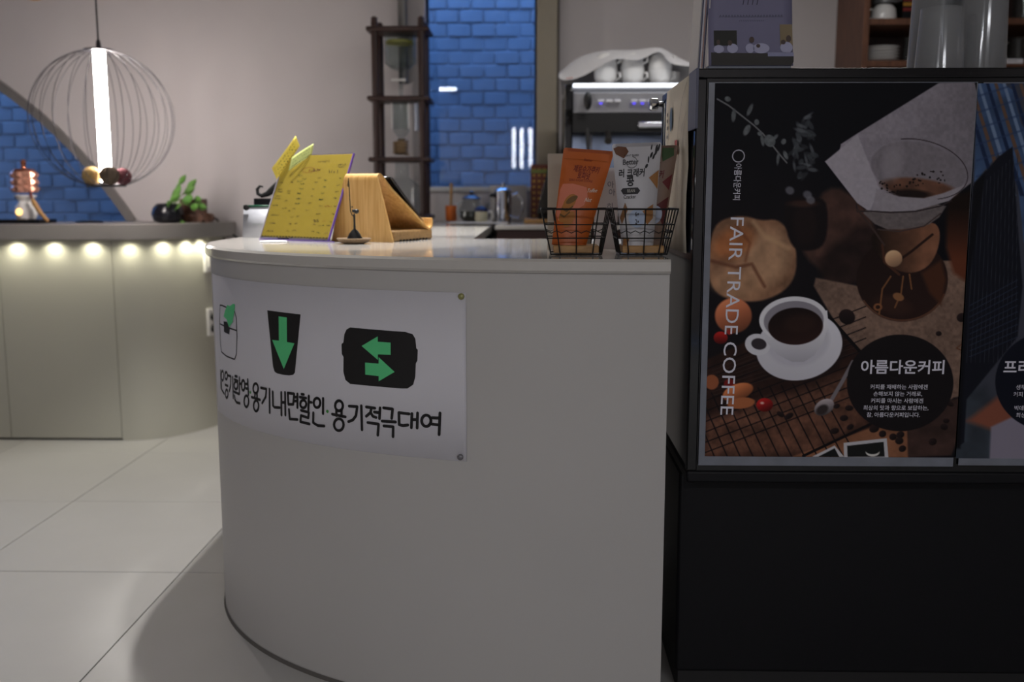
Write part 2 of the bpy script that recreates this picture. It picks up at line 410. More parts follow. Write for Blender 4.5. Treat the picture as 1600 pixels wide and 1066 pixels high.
# brick wall across the alley, bricks where the windows show them
YO = 6.75
M_brick = mat('painted_brick', (140, 142, 148), .75, var=.32, vscale=4, bump=.5, bscale=60)
M_mortar = mat('brick_mortar', (172, 175, 182), .95, var=.1)
wo = MB().box((-7.5, YO + .016, -.2), (3.5, YO + .3, 3.0)).build('wall_outside', M_mortar, kind='structure')
MB().box((-7.5, YB + TH, -.3), (3.5, YO + .3, -.2)).build('ground_outside', M_mortar, kind='structure')
BW, BH = .158, .0875
bm_ = []
for k in range(4):
    q = MB(); jx = random.uniform(-.002, .002)
    q.box((-BW / 2 + .005, YO - .0, -BH / 2 + .0045), (BW / 2 - .005, YO + .06, BH / 2 - .0045))
    ob = q.build('brick', M_brick, wo, bevel=.006, seg=2); bm_.append(ob)
used = [False] * 4; nb = 0
for (xa, xb, za, zb) in ((-3.95, -2.55, 1.0, 2.25), (-.95, .42, 1.1, 2.6)):
    r_ = 0; z = za
    while z < zb:
        x = xa + (BW / 2 if r_ % 2 else 0)
        while x < xb:
            # only bricks that one of the openings can show
            k = random.randrange(4); rzv = random.uniform(-.006, .006); dy = random.uniform(-.008, .01)
            show = True
            if xa < -2: show = z < arc_z(min(max(x * YB / YO, XL + .1), xr - .001)) * 1.15 + .25
            if show:
                if not used[k]: o = bm_[k]; used[k] = True
                else:
                    o = bm_[k].copy(); COL.objects.link(o)
                o.location = (x, dy, z); o.rotation_euler = (0, rzv, 0); nb += 1
            x += BW
        z += BH; r_ += 1

# housings of the added fill panels, and the downlight rings
for i, (x, y, e, c) in enumerate(FILL_PANELS):
    t = thing('fill_panel_lamp', ['slim white fill lamp added behind the viewer on the left', 'slim white fill lamp added behind the viewer on the right', 'slim white fill lamp added over the kitchen gangway'][i], 'ceiling lamp', (x, y, 2.75))
    MB().box((x - .62, y - .17, 2.69), (x + .62, y + .17, 2.75)).build('housing', M_white, t, bevel=.004)
for D_, lb in ((DOWN, 'round recessed downlight above the left arm of the counter'), (MENU_FILL, 'round downlight added to brighten the yellow menu'), (ARM_FILL, 'round downlight added to brighten the back end of the counter arm'), (DOWN2, 'round recessed downlight over the aisle before the wall counter')):
    t = thing('recessed_downlight', lb, 'downlight', (D_[0], D_[1], 2.75))
    MB().lathe([(.075, 2.735), (.075, 2.75), (.05, 2.75), (.05, 2.735)], (D_[0], D_[1], 0), 24, cap=False).build('ring', M_white, t)

# ------------------------------------------------------------------ front counter (curved nose on the left)
CX, CY, CA, CB, CP = .31, 3.2, 1.297, .97, 2.15
def sup(th, a, b):
    return (CX - a * math.sin(th) ** (2 / CP), CY - b * math.cos(th) ** (2 / CP))
def outline(grow=0.0, n=160):
    """front right end -> round the nose -> left side going back; evenly enough spaced"""
    p = [sup(math.pi / 2 * i / n, CA + grow, CB + grow) for i in range(n + 1)]
    p[0] = (CX, CY - CB - grow)
    return p
O = outline()
_S = [0.0]
for a, b in zip(O[:-1], O[1:]): _S.append(_S[-1] + math.hypot(b[0] - a[0], b[1] - a[1]))
_S = np.array(_S); _OX = np.array([p[0] for p in O]); _OY = np.array([p[1] for p in O])
def cmap(off):
    def fn(s_, z):
        s_ = min(max(s_, 0.0), _S[-1] - 1e-4)
        x, y = np.interp(s_, _S, _OX), np.interp(s_, _S, _OY)
        x2, y2 = np.interp(s_ + .004, _S, _OX), np.interp(s_ + .004, _S, _OY)
        x1, y1 = np.interp(s_ - .004, _S, _OX), np.interp(s_ - .004, _S, _OY)
        tx, ty = x2 - x1, y2 - y1; l = math.hypot(tx, ty) or 1
        # outward = towards the front / left
        return Vector((x - ty / l * -1 * off * -1, y + tx / l * off, z))
    return fn
def csurf(px, py):
    """where the sight line meets the counter's curved front: (arc length, height)"""
    d = ray(px, py); t = 1.2; best = None
    def g(t):
        x, y = d.x * t, d.y * t
        return abs((x - CX) / CA) ** CP + abs((y - CY) / CB) ** CP - 1
    while t < 4.5:
        if y_ok(d.y * t) and g(t) <= 0: best = t; break
        t += .01
    if best is None:
        ts = [1.5 + .01 * i for i in range(220)]; best = min(ts, key=g)
    else:
        a, b = best - .01, best
        for _ in range(30):
            c = (a + b) / 2
            if g(c) > 0: a = c
            else: b = c
        best = b
    x, y, z = d.x * best, d.y * best, CAM.z + d.z * best
    i = int(np.argmin((_OX - x) ** 2 + (_OY - y) ** 2))
    # refine on neighbouring segments
    bs, bd = _S[i], 1e9
    for k in (i - 1, i):
        if 0 <= k < len(O) - 1:
            ax, ay, bx, by = _OX[k], _OY[k], _OX[k + 1], _OY[k + 1]; L2 = (bx - ax) ** 2 + (by - ay) ** 2
            q = min(max(((x - ax) * (bx - ax) + (y - ay) * (by - ay)) / L2, 0), 1); dd = math.hypot(ax + q * (bx - ax) - x, ay + q * (by - ay) - y)
            if dd < bd: bd = dd; bs = _S[k] + q * math.sqrt(L2)
    return (float(bs), z)
def y_ok(y): return y > 1.6

XIN = -.19            # inner edge of the left arm
YIN = 3.29            # inner edge of the front run
YBK = 4.64            # front of the kitchen back run
fc = thing('service_counter', 'large pale grey curved service counter with hand drawn banner on it', 'counter', (-.3, 3.0, 0))
# one continuous worktop: front run, left arm, back run (U shape)
def u_poly(g):
    o = outline(g)
    return o + [(CX - CA - g, YB - .01), (XIN, YB - .01), (XIN, YIN), (CX, YIN)]
ZT = HC - .032
top_prof = [(0.0, ZT), (.014, ZT), (.02, ZT + .006), (.02, HC - .006), (.014, HC), (0.0, HC)]
def slab(mb, polyfn, z0, z1, r=.006):
    """extruded worktop with a rounded arris"""
    loops = [(polyfn(-.03), z0), (polyfn(.009), z0), (polyfn(.015), z0 + r), (polyfn(.015), z1 - r), (polyfn(.009), z1)]
    n = len(loops[0][0]); o = len(mb.v)
    for lp, z in loops: mb.v.extend([(p[0], p[1], z) for p in lp])
    for i in range(len(loops) - 1):
        for k in range(n):
            k2 = (k + 1) % n; mb.f.append((o + i * n + k, o + i * n + k2, o + (i + 1) * n + k2, o + (i + 1) * n + k)); mb.m.append(0)
    mb.f.append(tuple(o + (len(loops) - 1) * n + k for k in range(n))); mb.m.append(0)
tp = MB(); slab(tp, u_poly, ZT, HC); tp.build('worktop', M_ctop, fc, angle=25)
# body: curved front, end wall, inner walls
bd = MB(); o_ = outline(0.0)
rows = [[(p[0], p[1], z) for p in o_ + [(CX - CA, YB - .01)]] for z in (0.0, .03, .3, .6, .9, ZT)]
bd.ring(rows)
bd.build('curved_front', M_counter, fc, angle=60)
MB().box((CX - .002, 2.235, 0), (CX - .03, YIN, ZT)).build('end_panel', M_counter, fc)
M_inner = mat('counter_inner_brown', (78, 46, 40), .4, var=.1)
MB().box((-.95, YIN - .06, 0), (CX - .03, YIN - .03, ZT)).box((XIN - .06, YIN - .03, 0), (XIN - .03, YB - .02, ZT)).build('inner_panel', M_inner, fc)
# dark strip standing in for the shade where the counter meets the floor
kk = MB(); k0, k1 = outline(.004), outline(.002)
kk.ring([[(p[0], p[1], 0.0) for p in k0], [(p[0], p[1], .012) for p in k1]]); kk.build('base_shade_line', mat('base_shade_dark', (96, 92, 88), .7), fc)

# kitchen back run
kc = thing('kitchen_back_counter', 'brown fronted kitchen counter under the tall blue window', 'counter', (.8, 5.1, 0))
HK = HC + .006
MB().box((XIN + .022, YBK, HK - .022), (3.3, YB - .005, HK)).build('worktop', M_ctop, kc, bevel=.003)
for i in range(5):
    x0 = XIN + .03 + i * .66
    MB().box((x0, YBK + .03, .1), (x0 + .65, YBK + .05, HK - .024)).build('cabinet_front', M_inner, kc, bevel=.002)
MB().box((XIN + .03, YBK + .05, 0), (3.3, YB - .01, HK - .024)).build('carcass', M_inner, kc)

# ------------------------------------------------------------------ banner on the curved front
SR, ZRT = csurf(728, 457.5); _, ZRB = csurf(728, 721)
SL = csurf(347, 520)[0] + .10
bn = thing('paper_banner', 'long white paper banner with black icons pinned round the counter front', 'banner', tuple(cmap(.002)((SR + SL) / 2, ZRB)))
pb = MB(); nS = 90
f0, f1 = cmap(.0012), cmap(.0018)
rows = []
for j in range(3):
    rows.append([f1(SR + (SL - SR) * i / nS, ZRB + (ZRT - ZRB) * j / 2) for i in range(nS + 1)])
pb.ring(rows)
bn = pb.build('paper_sheet', M_paper, bn, angle=60, solid=.0006)
F3, F4 = cmap(.0028), cmap(.0036)
def reg(ox, oy, k): return lambda p: csurf(ox + p[0] / k, oy + p[1] / k)
r1, r2, r3, r4 = reg(335, 560, 10.66), reg(420, 590, 10.66), reg(500, 610, 10.66), reg(595, 610, 10.66)
r5, r6 = reg(335, 465, 9.7), reg(410, 475, 6.154)
def ell_pts(c, rx, ry, n=14): return [(c[0] + rx * math.cos(2 * math.pi * k / n), c[1] + ry * math.sin(2 * math.pi * k / n)) for k in range(n)]
strokes = [
 (r1, [[(118, 200), (124, 500)], [(132, 400), (136, 520), (180, 590)], [(195, 440), (240, 460)], [(245, 285), (290, 300), (285, 450), (265, 545)], [(320, 310), (328, 660)],
       [(358, 297), (394, 303)], [(348, 350), (404, 375)], [(345, 555), (425, 595)], [(432, 320), (432, 590)], [(432, 420), (460, 425)], [(350, 620), (358, 690), (385, 735), (440, 750)],
       [(570, 350), (582, 610)], [(540, 425), (575, 430)], [(540, 500), (580, 510)], [(690, 590), (690, 660)], [(725, 590), (725, 660)], [(635, 645), (775, 690)],
       [(790, 490), (880, 510), (870, 640), (810, 745)], [(932, 510), (935, 905)]],
      [((150, 290), 20, 80), ((212, 290), 22, 60), ((220, 590), 22, 70), ((375, 450), 30, 65), ((495, 450), 28, 85), ((548, 715), 38, 95), ((702, 500), 42, 82), ((710, 790), 42, 90)]),
 (r2, [[(80, 235), (85, 470), (110, 495), (195, 500)], [(222, 245), (225, 625)], [(285, 245), (290, 625)], [(222, 410), (285, 415)],
       [(330, 255), (435, 270), (420, 445), (340, 445), (330, 255)], [(490, 270), (490, 500)], [(435, 325), (490, 325)], [(430, 390), (490, 390)], [(350, 530), (362, 690), (490, 698)],
       [(560, 275), (595, 280)], [(530, 325), (635, 340)], [(680, 305), (672, 540)], [(680, 405), (725, 412)], [(550, 545), (680, 580), (670, 670), (550, 630), (540, 735), (690, 772)],
       [(917, 345), (915, 600)], [(755, 585), (752, 750), (830, 800), (935, 805)]],
      [((587, 440), 50, 65), ((815, 420), 55, 80)]),
 (r3, [[(285, 330), (283, 420)], [(370, 330), (370, 430)], [(215, 395), (435, 440)], [(495, 262), (630, 270), (610, 420), (560, 490), (485, 520)], [(698, 255), (710, 655)],
       [(780, 275), (925, 295)], [(865, 300), (850, 370), (780, 430)], [(855, 370), (890, 430), (945, 450)], [(1010, 290), (1000, 470)], [(915, 360), (1000, 370)], [(805, 535), (985, 560), (972, 745)]],
      [((328, 255), 65, 85), ((325, 570), 80, 100)]),
 (r4, [[(55, 290), (205, 310), (190, 465)], [(30, 510), (255, 525)], [(60, 590), (215, 605), (212, 770)], [(480, 390), (310, 370), (315, 570), (380, 585), (460, 575)], [(527, 385), (517, 620)],
       [(620, 375), (612, 625)], [(527, 485), (612, 485)], [(993, 375), (978, 735)], [(860, 455), (975, 460)], [(860, 560), (975, 575)]],
      [((765, 505), 78, 95)])]
WST = .0074
lt = [MB(), MB(), MB()]
for rg, lines, ovals in strokes:
    for ln in lines:
        k_ = 2 if rg in (r3, r4) else 1 if rg is r2 or ln[0][0] > 625 else 0
        lt[k_].stroke([rg(p) for p in ln], WST, F3)
    for c, rx, ry in ovals:
        k_ = 2 if rg in (r3, r4) else 1 if rg is r2 or c[0] > 625 else 0
        lt[k_].stroke([rg(p) for p in ell_pts(c, rx, ry)], WST, F3, closed=True)
for q in lt: q.build('lettering', M_ink, bn, angle=80)
for rg, c, r_ in ((r1, (612, 565), 12), (r2, (988, 562), 28)):
    s0, z0 = rg(c); MB().oval(s0, z0, .0042, .0042, F3).build('green_dot', mat('green_marker', (70, 150, 70), .6), bn)
cu = MB(); cu.fill([r6(p) for p in ((55, 60), (375, 100), (320, 660), (305, 680), (270, 687), (220, 683), (150, 668), (125, 650), (110, 600))], F3)
cu.build('cup_icon', M_ink, bn)
MB().fill([r6(p) for p in ((167, 118), (245, 130), (247, 365), (318, 378), (217, 625), (105, 345), (170, 352))], F4).build('green_arrow', M_green, bn)
MB().fill([r6(p) for p in ((850, 225), (1100, 247), (1380, 268), (1450, 290), (1476, 335), (1484, 425), (1499, 440), (1495, 545), (1480, 570), (1475, 700), (1455, 775), (1400, 812), (1340, 812), (1100, 792), (850, 768), (805, 730), (785, 650), (787, 510), (770, 480), (767, 385), (785, 370), (795, 290), (815, 245))], F3).build('container_icon', M_ink, bn)
MB().fill([r6(p) for p in ((962, 403), (1117, 310), (1117.5, 362), (1240, 370), (1240.5, 488), (1118.5, 483), (1118, 537))], F4).build('green_arrow', M_green, bn)
MB().fill([r6(p) for p in ((995, 562), (1125, 572), (1125.5, 510), (1278, 652), (1126, 742), (1125.5, 692), (997, 678))], F4).build('green_arrow', M_green, bn)
bx = MB()
for ln in ([(200, 150), (130, 118), (100, 118), (95, 400), (105, 700), (120, 820), (200, 890), (320, 935), (348, 860), (355, 600), (345, 300), (322, 215)], [(105, 400), (350, 500)], [(350, 430), (357, 600)]):
    bx.stroke([r5(p) for p in ln], .0042, F3)
bx.fill([r5(p) for p in ((155, 360), (205, 365), (250, 460), (240, 560), (160, 520))], F3)
bx.build('lunchbox_icon', M_ink, bn)
MB().fill([r5(p) for p in ((300, 95), (330, 100), (325, 180), (315, 250), (295, 370), (240, 450), (205, 330), (160, 285), (180, 200), (215, 110), (250, 130))], F4).build('leaf_icon', M_green, bn)
for (px, py, col, nm) in ((721.5, 463, (150, 148, 96), 'brass_pin'), (720, 714, (120, 118, 122), 'grey_pin')):
    s0, z0 = csurf(px, py); c0, c1 = cmap(.0025)(s0, z0), cmap(.010)(s0, z0); d = (c1 - c0).normalized()
    Mx = Vector((0, 0, 1)).rotation_difference(d).to_matrix()
    MB().lathe([(.0075, 0), (.0075, .003), (.005, .0055), (.001, .0065)], c0, 14, M=Mx).build('push_pin', mat(nm, col, .35, metal=.3), bn)

# ------------------------------------------------------------------ counter along the back wall (left)
wc = thing('wall_counter', 'low grey counter with rounded end below the arched window', 'counter', (-2.8, 5.2, 0))
WY = 4.97; SX = [at(190, 600, WY).x - .012, at(12, 600, WY).x]
WXC, WRY = SX[0] + .02, .57; WRX = -1.70 - WXC
def end_arc(g, n=20): return [(WXC + (WRX + g) * math.sin(R(90 * i / n)), WY + WRY - (WRY + g) * math.cos(R(90 * i / n))) for i in range(n + 1)]
def wc_poly(g): return [(-5.1, WY - g)] + end_arc(g) + [(-5.1, YB - .012)]
s1 = MB(); lo = wc_poly(.055)
s1.prism(lo, lambda a, b: (a, b, HC - .078), lambda a, b: (a, b, HC)); s1.build('worktop_slab', M_slab, wc, bevel=.004)
seams = [-5.1, SX[1], SX[0]]
for a, b in ((-5.1, SX[1]), (SX[1], SX[0])):
    MB().box((a + .0015, WY, .012), (b - .0015, WY + .02, HC - .078)).build('front_panel', M_cab, wc, bevel=.001)
ep = MB(); ea = [(SX[0] + .0015, WY)] + end_arc(0, 24)
ep.ring([[(x, y, z) for x, y in ea] for z in (.0, .3, .6, .9, HC - .078)]); ep.build('rounded_end_panel', M_cab, wc, angle=60)
MB().prism([(-5.1, WY + .02)] + [(x, y) for x, y in end_arc(-.02)] + [(-5.1, YB - .02)], lambda a, b: (a, b, 0), lambda a, b: (a, b, HC - .08)).build('carcass', mat('carcass_dark', (60, 58, 54), .8), wc)
# LED pucks under the slab
M_led = mat('led_lens', (255, 250, 215), .4, emit=14, ecol=(255, 248, 205))
led_pts = [(at(px, 381, WY - .036).x, WY - .036) for px in (-39, 21, 80, 140, 200)]
def arc_led(px):
    best = None
    for i in range(1, 180):
        t_ = R(i * .5); q_ = (WXC + (WRX + .036) * math.sin(t_), WY + WRY - (WRY + .036) * math.cos(t_)); w_ = abs(at(px, 378, q_[1]).x - q_[0])
        if best is None or w_ < best[0]: best = (w_, q_)
    return best[1]
led_pts += [arc_led(259), arc_led(298), arc_led(321)]
def puck(p, label):
    t = thing('led_puck', label, 'light', (p[0], p[1], HC - .079))
    MB().lathe([(.015, HC - .0787), (.015, HC - .0782)], (p[0], p[1], 0), 12).build('housing', M_white, t)
    MB().lathe([(.010, HC - .0788), (.010, HC - .0784)], (p[0], p[1], 0), 12).build('lens', M_led, t)
    l = light('led_beam', 'SPOT', (p[0], p[1], HC - .0825), 1.9, (1.0, .96, .74), radius=.012, spot=160, blend=.8); l.parent = None
    return t
for p, w_ in zip(led_pts, ('beyond the left picture edge', 'nearest the left picture edge', 'second from the left picture edge', 'third from the left picture edge', 'just right of the panel seam', 'in the middle of the rounded end', 'left of the switch box', 'right above the switch box')):
    puck(p, 'LED puck glowing under the wall counter slab, ' + w_)['group'] = 'LED pucks under the wall counter slab'
# switch box and socket on the rounded end
def on_end(px, py):
    d = ray(px, py); best = None
    for i in range(400):
        t = 4.9 + i * .002; x, y = d.x * t, d.y * t
        if x > WXC and ((x - WXC) / WRX) ** 2 + ((y - WY - WRY) / WRY) ** 2 <= 1: best = t; break
    if best is None: best = 5.45
    p = CAM + d * best; nrm = Vector(((p.x - WXC) / WRX ** 2, (p.y - WY - WRY) / WRY ** 2, 0)).normalized()
    return p, nrm
for px, py, hh, nm, lb in ((324, 404, .145, 'switch_box', 'slim white switch box high on the wall counter rounded end'), (329, 503, .15, 'wall_socket', 'white double socket with black plugs on the rounded counter end')):
    p, nrm = on_end(px, py); e = Vector((-nrm.y, nrm.x, 0)); t = thing(nm, lb, nm.split('_')[1], tuple(p))
    Mx = Matrix.Translation(p) @ Matrix((e, nrm, Vector((0, 0, 1)))).transposed().to_4x4()
    MB().box((-.036, -.012, -hh / 2), (.036, .014, hh / 2), M=Mx).build('plate', M_white, t, bevel=.003)
    if nm == 'switch_box': MB().box((-.018, .013, -.045), (.018, .019, .03), M=Mx).build('rocker', mat('rocker_white', (235, 233, 228), .35), t, bevel=.002)
    else:
        for zz in (.03, -.035):
            MB().lathe([(.021, 0), (.021, .012), (.017, .02)], tuple(p + nrm * .013 + Vector((0, 0, zz))), 16, M=Matrix((e, Vector((0, 0, 1)), nrm)).transposed()).build('plug', M_dark, t)

# ------------------------------------------------------------------ cage pendant lamp
YL = 4.62
pc = at(160.5, 187, YL); LR = 105 * mpp(YL) * 1.0
lamp = thing('cage_pendant_lamp', 'round wire cage pendant lamp with glowing white tube inside', 'pendant lamp', tuple(pc - Vector((0, 0, LR))))
zt, zb = pc.z + LR, pc.z - LR
MB().tube([(pc.x, pc.y, zt + .02), (pc.x, pc.y, 2.75)], .004, 8).build('cord', M_dark, lamp)
MB().lathe([(.065, zt - .006), (.065, zt + .0), (.012, zt + .006), (.009, zt + .035), (.004, zt + .045)], (pc.x, pc.y, 0), 24).build('top_cap', M_lampwire, lamp)
bz = zb + .012
MB().lathe([(.085, bz - .004), (.088, bz), (.085, bz + .004)], (pc.x, pc.y, 0), 32).build('base_disc', M_lampwire, lamp)
wires = None
for k in range(26):
    a = 2 * math.pi * (k + .3) / 26
    if wires is None:
        pts = []
        for i in range(33):
            t = R(12) + (R(164) - R(12)) * i / 32
            pts.append((pc.x + LR * math.sin(t), pc.y, pc.z + LR * math.cos(t) * (1 if t < math.pi / 2 else .985)))
        wires = MB().tube(pts, .0014, 5).build('cage_wire', M_lampwire, lamp)
        # re-centre the mesh on the lamp axis so copies can turn about it
        wires.data.transform(Matrix.Translation(ORG[lamp.name] - Vector((pc.x, pc.y, zb)))); o = wires
    else:
        o = wires.copy(); COL.objects.link(o); o.parent = lamp
    o.location = Vector((pc.x, pc.y, zb)) - ORG[lamp.name]; o.rotation_euler = (0, 0, a)
M_tube = mat('glowing_tube', (255, 252, 250), .4, emit=62, ecol=(255, 244, 238))
MB().lathe([(.026, zb + .03), (.026, zt - .008)], (pc.x, pc.y, 0), 24).build('light_tube', M_tube, lamp)
for px, py, r_, c, lb in ((143, 274, 13.5, (190, 160, 104), 'tan woven ball inside the cage lamp, left of the others'), (171, 275, 14, (124, 108, 92), 'grey brown woven ball between two others inside the cage lamp'), (192, 276, 12.5, (132, 78, 86), 'mauve woven ball inside the cage lamp, right of the others')):
    yy = {143: YL - .036, 171: YL - .078, 192: YL - .008}[px]
    p = at(px, py, yy); rr = r_ * mpp(YL); cz = bz + .004 + rr + .001
    d = Vector((p.x - pc.x, yy - YL, 0))
    b = MB().sphere((p.x, p.y, cz), rr, seg=20, rings=12)
    for q in range(14):
        ax = Vector((random.uniform(-1, 1), random.uniform(-1, 1), random.uniform(-1, 1))).normalized(); u = ax.orthogonal().normalized(); v = ax.cross(u)
        b.tube([(p.x + rr * 1.01 * (u.x * math.cos(s_) + v.x * math.sin(s_)), p.y + rr * 1.01 * (u.y * math.cos(s_) + v.y * math.sin(s_)), cz + rr * .99 * (u.z * math.cos(s_) + v.z * math.sin(s_))) for s_ in [2 * math.pi * k / 20 for k in range(20)]], .0022, 4, closed=True)
    tag(b.build('woven_ball', mat('woven_%d' % px, c, .9, var=.35, vscale=120), angle=60), lb, 'decorative ball', 'woven balls in the lamp')
# a wooden drop of a second lamp just reaching into the picture
p = at(52, -12, 4.6)
t = thing('wooden_pendant', 'brown wooden pendant drop hanging at the top edge beside the cage lamp', 'pendant', (p.x, p.y, p.z - .03))
MB().lathe([(.001, -.036), (.03, -.03), (.045, -.005), (.04, .03), (.015, .05), (.006, .055)], tuple(p), 20).build('drop', M_oak, t)
MB().tube([(p.x, p.y, p.z + .05), (p.x, p.y, 2.75)], .003, 6).build('cord', M_dark, t)
# three tube pendants of the seating area (mirrored in the kitchen window)
for i, (px, yy) in enumerate(((803, 0), (815, 4), (829, -4))):
    v = at(px, 205, 2 * (YB + .08) + .9); X, Z1, Z0 = v.x, at(px, 200, 12.1).z, at(px, 262, 12.1).z
    t = thing('tube_pendant', ['slim white tube pendant of the seating area, first from the left', 'slim white tube pendant of the seating area, middle one', 'slim white tube pendant of the seating area, last'][i], 'pendant lamp', (X, -.9, Z0), 'tube pendants over the seating area')
    MB().lathe([(.013, Z0), (.017, Z1)], (X, -.9 - yy * .01, 0), 16).build('light_tube', mat('pendant_tube', (255, 252, 250), .4, emit=24), t)
    MB().lathe([(.024, Z1), (.024, Z1 + .05), (.005, Z1 + .07)], (X, -.9 - yy * .01, 0), 16).build('cap', M_white, t)
    MB().tube([(X, -.9 - yy * .01, Z1 + .06), (X, -.9 - yy * .01, 2.75)], .003, 6).build('cord', M_dark, t)

# ------------------------------------------------------------------ things on the wall counter
YC = 5.12
p0, p1 = at(-14, 356, YC), at(77, 356, YC)
t = thing('candle_warmer', 'candle warmer lamp with copper mosaic shade on a leaning wooden arm', 'candle warmer', ((p0.x + p1.x) / 2, YC, HC))
MB().box((p0.x, YC - .09, HC), (p1.x, YC + .09, HC + .022)).build('base_tray', M_blackgl, t, bevel=.004)
M_copper = mat('copper', (206, 130, 104), .2, metal=1.0)
M_cu2 = mat('copper_glass', (206, 150, 128), .18, metal=.55, var=.5, vscale=60)
q = at(38, 282, YC); rs = 19 * mpp(YC); z0, z1 = at(38, 301, YC).z, at(38, 268, YC).z
sh = MB()
for j in range(3):
    for k in range(10):
        a0, a1 = 2 * math.pi * k / 10 + .04, 2 * math.pi * (k + 1) / 10 - .04; h = (z1 - z0) / 3
        zz0, zz1 = z0 + j * h + .002, z0 + (j + 1) * h - .002; am = (a0 + a1) / 2
        P = [(q.x + rs * math.cos(a0), YC + rs * math.sin(a0), zz0), (q.x + rs * math.cos(a1), YC + rs * math.sin(a1), zz0), (q.x + rs * math.cos(a1), YC + rs * math.sin(a1), zz1), (q.x + rs * math.cos(a0), YC + rs * math.sin(a0), zz1), (q.x + rs * 1.14 * math.cos(am), YC + rs * 1.14 * math.sin(am), (zz0 + zz1) / 2)]
        sh.add(P, [(0, 1, 4), (1, 2, 4), (2, 3, 4), (3, 0, 4)])
sh.lathe([(rs * .97, z0), (rs * .97, z1)], (q.x, YC, 0), 20)
lsh = sh.build('lamp_shade', M_cu2, t, angle=5)
MB().lathe([(rs * 1.0, z1), (rs * .8, z1 + .012), (.012, z1 + .016), (.012, z1 + .035), (.016, z1 + .045), (.010, z1 + .058), (.002, z1 + .062)], (q.x, YC, 0), 16).build('finial', M_copper, lsh)
a0, a1 = at(50, 311, YC - .075), at(76, 354, YC - .08)
MB().tube([(q.x + rs * .9, YC, z0 + .01), (at(52, 300, YC).x, YC - .03, at(52, 301, YC).z), (a0.x, a0.y, a0.z - .005)], .006, 8).build('joint', M_copper, t)
MB().tube([a0, a0.lerp(a1, .15), a0.lerp(a1, .5), (a1.x, a1.y, HC + .012)], [.007, .013, .011, .008], 10).build('wooden_arm', M_oak, t)
bq = at(42, 349, YC - .0); bz0 = HC + .0225
t = thing('oil_burner', 'small white ceramic oil burner on the black tray', 'oil burner', (bq.x, YC, bz0))
sc_ = mpp(YC)
MB().lathe([(14 * sc_, bz0), (16.5 * sc_, bz0 + 6 * sc_), (17 * sc_, bz0 + 12 * sc_), (15 * sc_, bz0 + 20 * sc_), (10.5 * sc_, bz0 + 26 * sc_), (10.5 * sc_, bz0 + 28 * sc_), (16.5 * sc_, bz0 + 35 * sc_), (16.5 * sc_, bz0 + 37 * sc_), (14 * sc_, bz0 + 36 * sc_), (2 * sc_, bz0 + 31 * sc_)], (bq.x, YC, 0), 28).build('body', M_white, t)
MB().lathe([(5.2 * sc_, 0), (5.2 * sc_, .006)], (bq.x - .008, YC - 15.6 * sc_, bz0 + 11 * sc_), 16, M=Matrix.Rotation(R(90), 3, 'X')).build('tealight_opening', mat('tealight_glow', (255, 214, 140), .5, emit=2.2, ecol=(255, 200, 120)), t)
# small black pad
p = at(140, 353, 5.2)
tag(MB().lathe([(.001, HC + .0005), (.07, HC + .0005), (.075, HC + .006), (.05, HC + .012), (.001, HC + .013)], (p.x, 5.2, 0), 20, M=Matrix.Diagonal((1, .6, 1))).build('black_pad', M_dark, angle=60), 'flat black pad lying on the wall counter by the window end', 'pad')
# plant in black pot
YP = 5.2; p = at(263, 345, YP); k = mpp(YP)
t = thing('potted_plant', 'leafy green cutting in a squat round black pot', 'potted plant', (p.x, YP, HC))
MB().lathe([(14 * k, HC), (22 * k, HC + 4 * k), (25 * k, HC + 14 * k), (22 * k, HC + 24 * k), (16 * k, HC + 30 * k), (13 * k, HC + 30 * k), (12 * k, HC + 26 * k), (1 * k, HC + 25 * k)], (p.x, YP, 0), 32).build('pot', mat('black_glaze', (14, 14, 22), .22), t)
M_leaf = mat('leaf_green', (88, 134, 56), .5, var=.25, vscale=40)
M_stem = mat('stem_green', (96, 120, 66), .6)
base = Vector((p.x + .02, YP, HC + 26 * k))
for (tx, ty, ln, wd) in ((272, 305, .06, .026), (296, 292, .055, .02), (282, 285, .05, .018), (266, 318, .055, .024), (300, 322, .05, .028), (289, 312, .07, .034), (310, 322, .06, .026), (276, 296, .04, .016), (284, 349, .05, .026), (262, 325, .05, .02), (292, 300, .05, .024), (278, 322, .05, .028), (270, 312, .05, .024), (306, 312, .05, .024)):
    tip = at(tx, ty, YP - .02 + random.uniform(-.04, .04)); mid = base.lerp(tip, .5) + Vector((random.uniform(-.015, .015), 0, .012))
    stm = MB().tube([base, mid, tip], .0018, 5).build('stem', M_stem, t)
    d = (tip - mid).normalized(); sd = d.cross(Vector((random.uniform(-.3, .3), 1, random.uniform(-.3, .3)))).normalized(); up = sd.cross(d)
    ln *= 1.35; wd *= 1.35; L1 = MB(); rows = []
    for i in range(6):
        u = i / 5; w = wd * math.sin(math.pi * min(u * .92 + .06, 1)) * .6
        c = tip + d * (ln * (u - .25)) - up * (.02 * u * u)
        rows.append([c - sd * w + up * .004, c, c + sd * w + up * .004])
    L1.ring(rows); L1.build('leaf', M_leaf, stm, angle=80, solid=.0008)
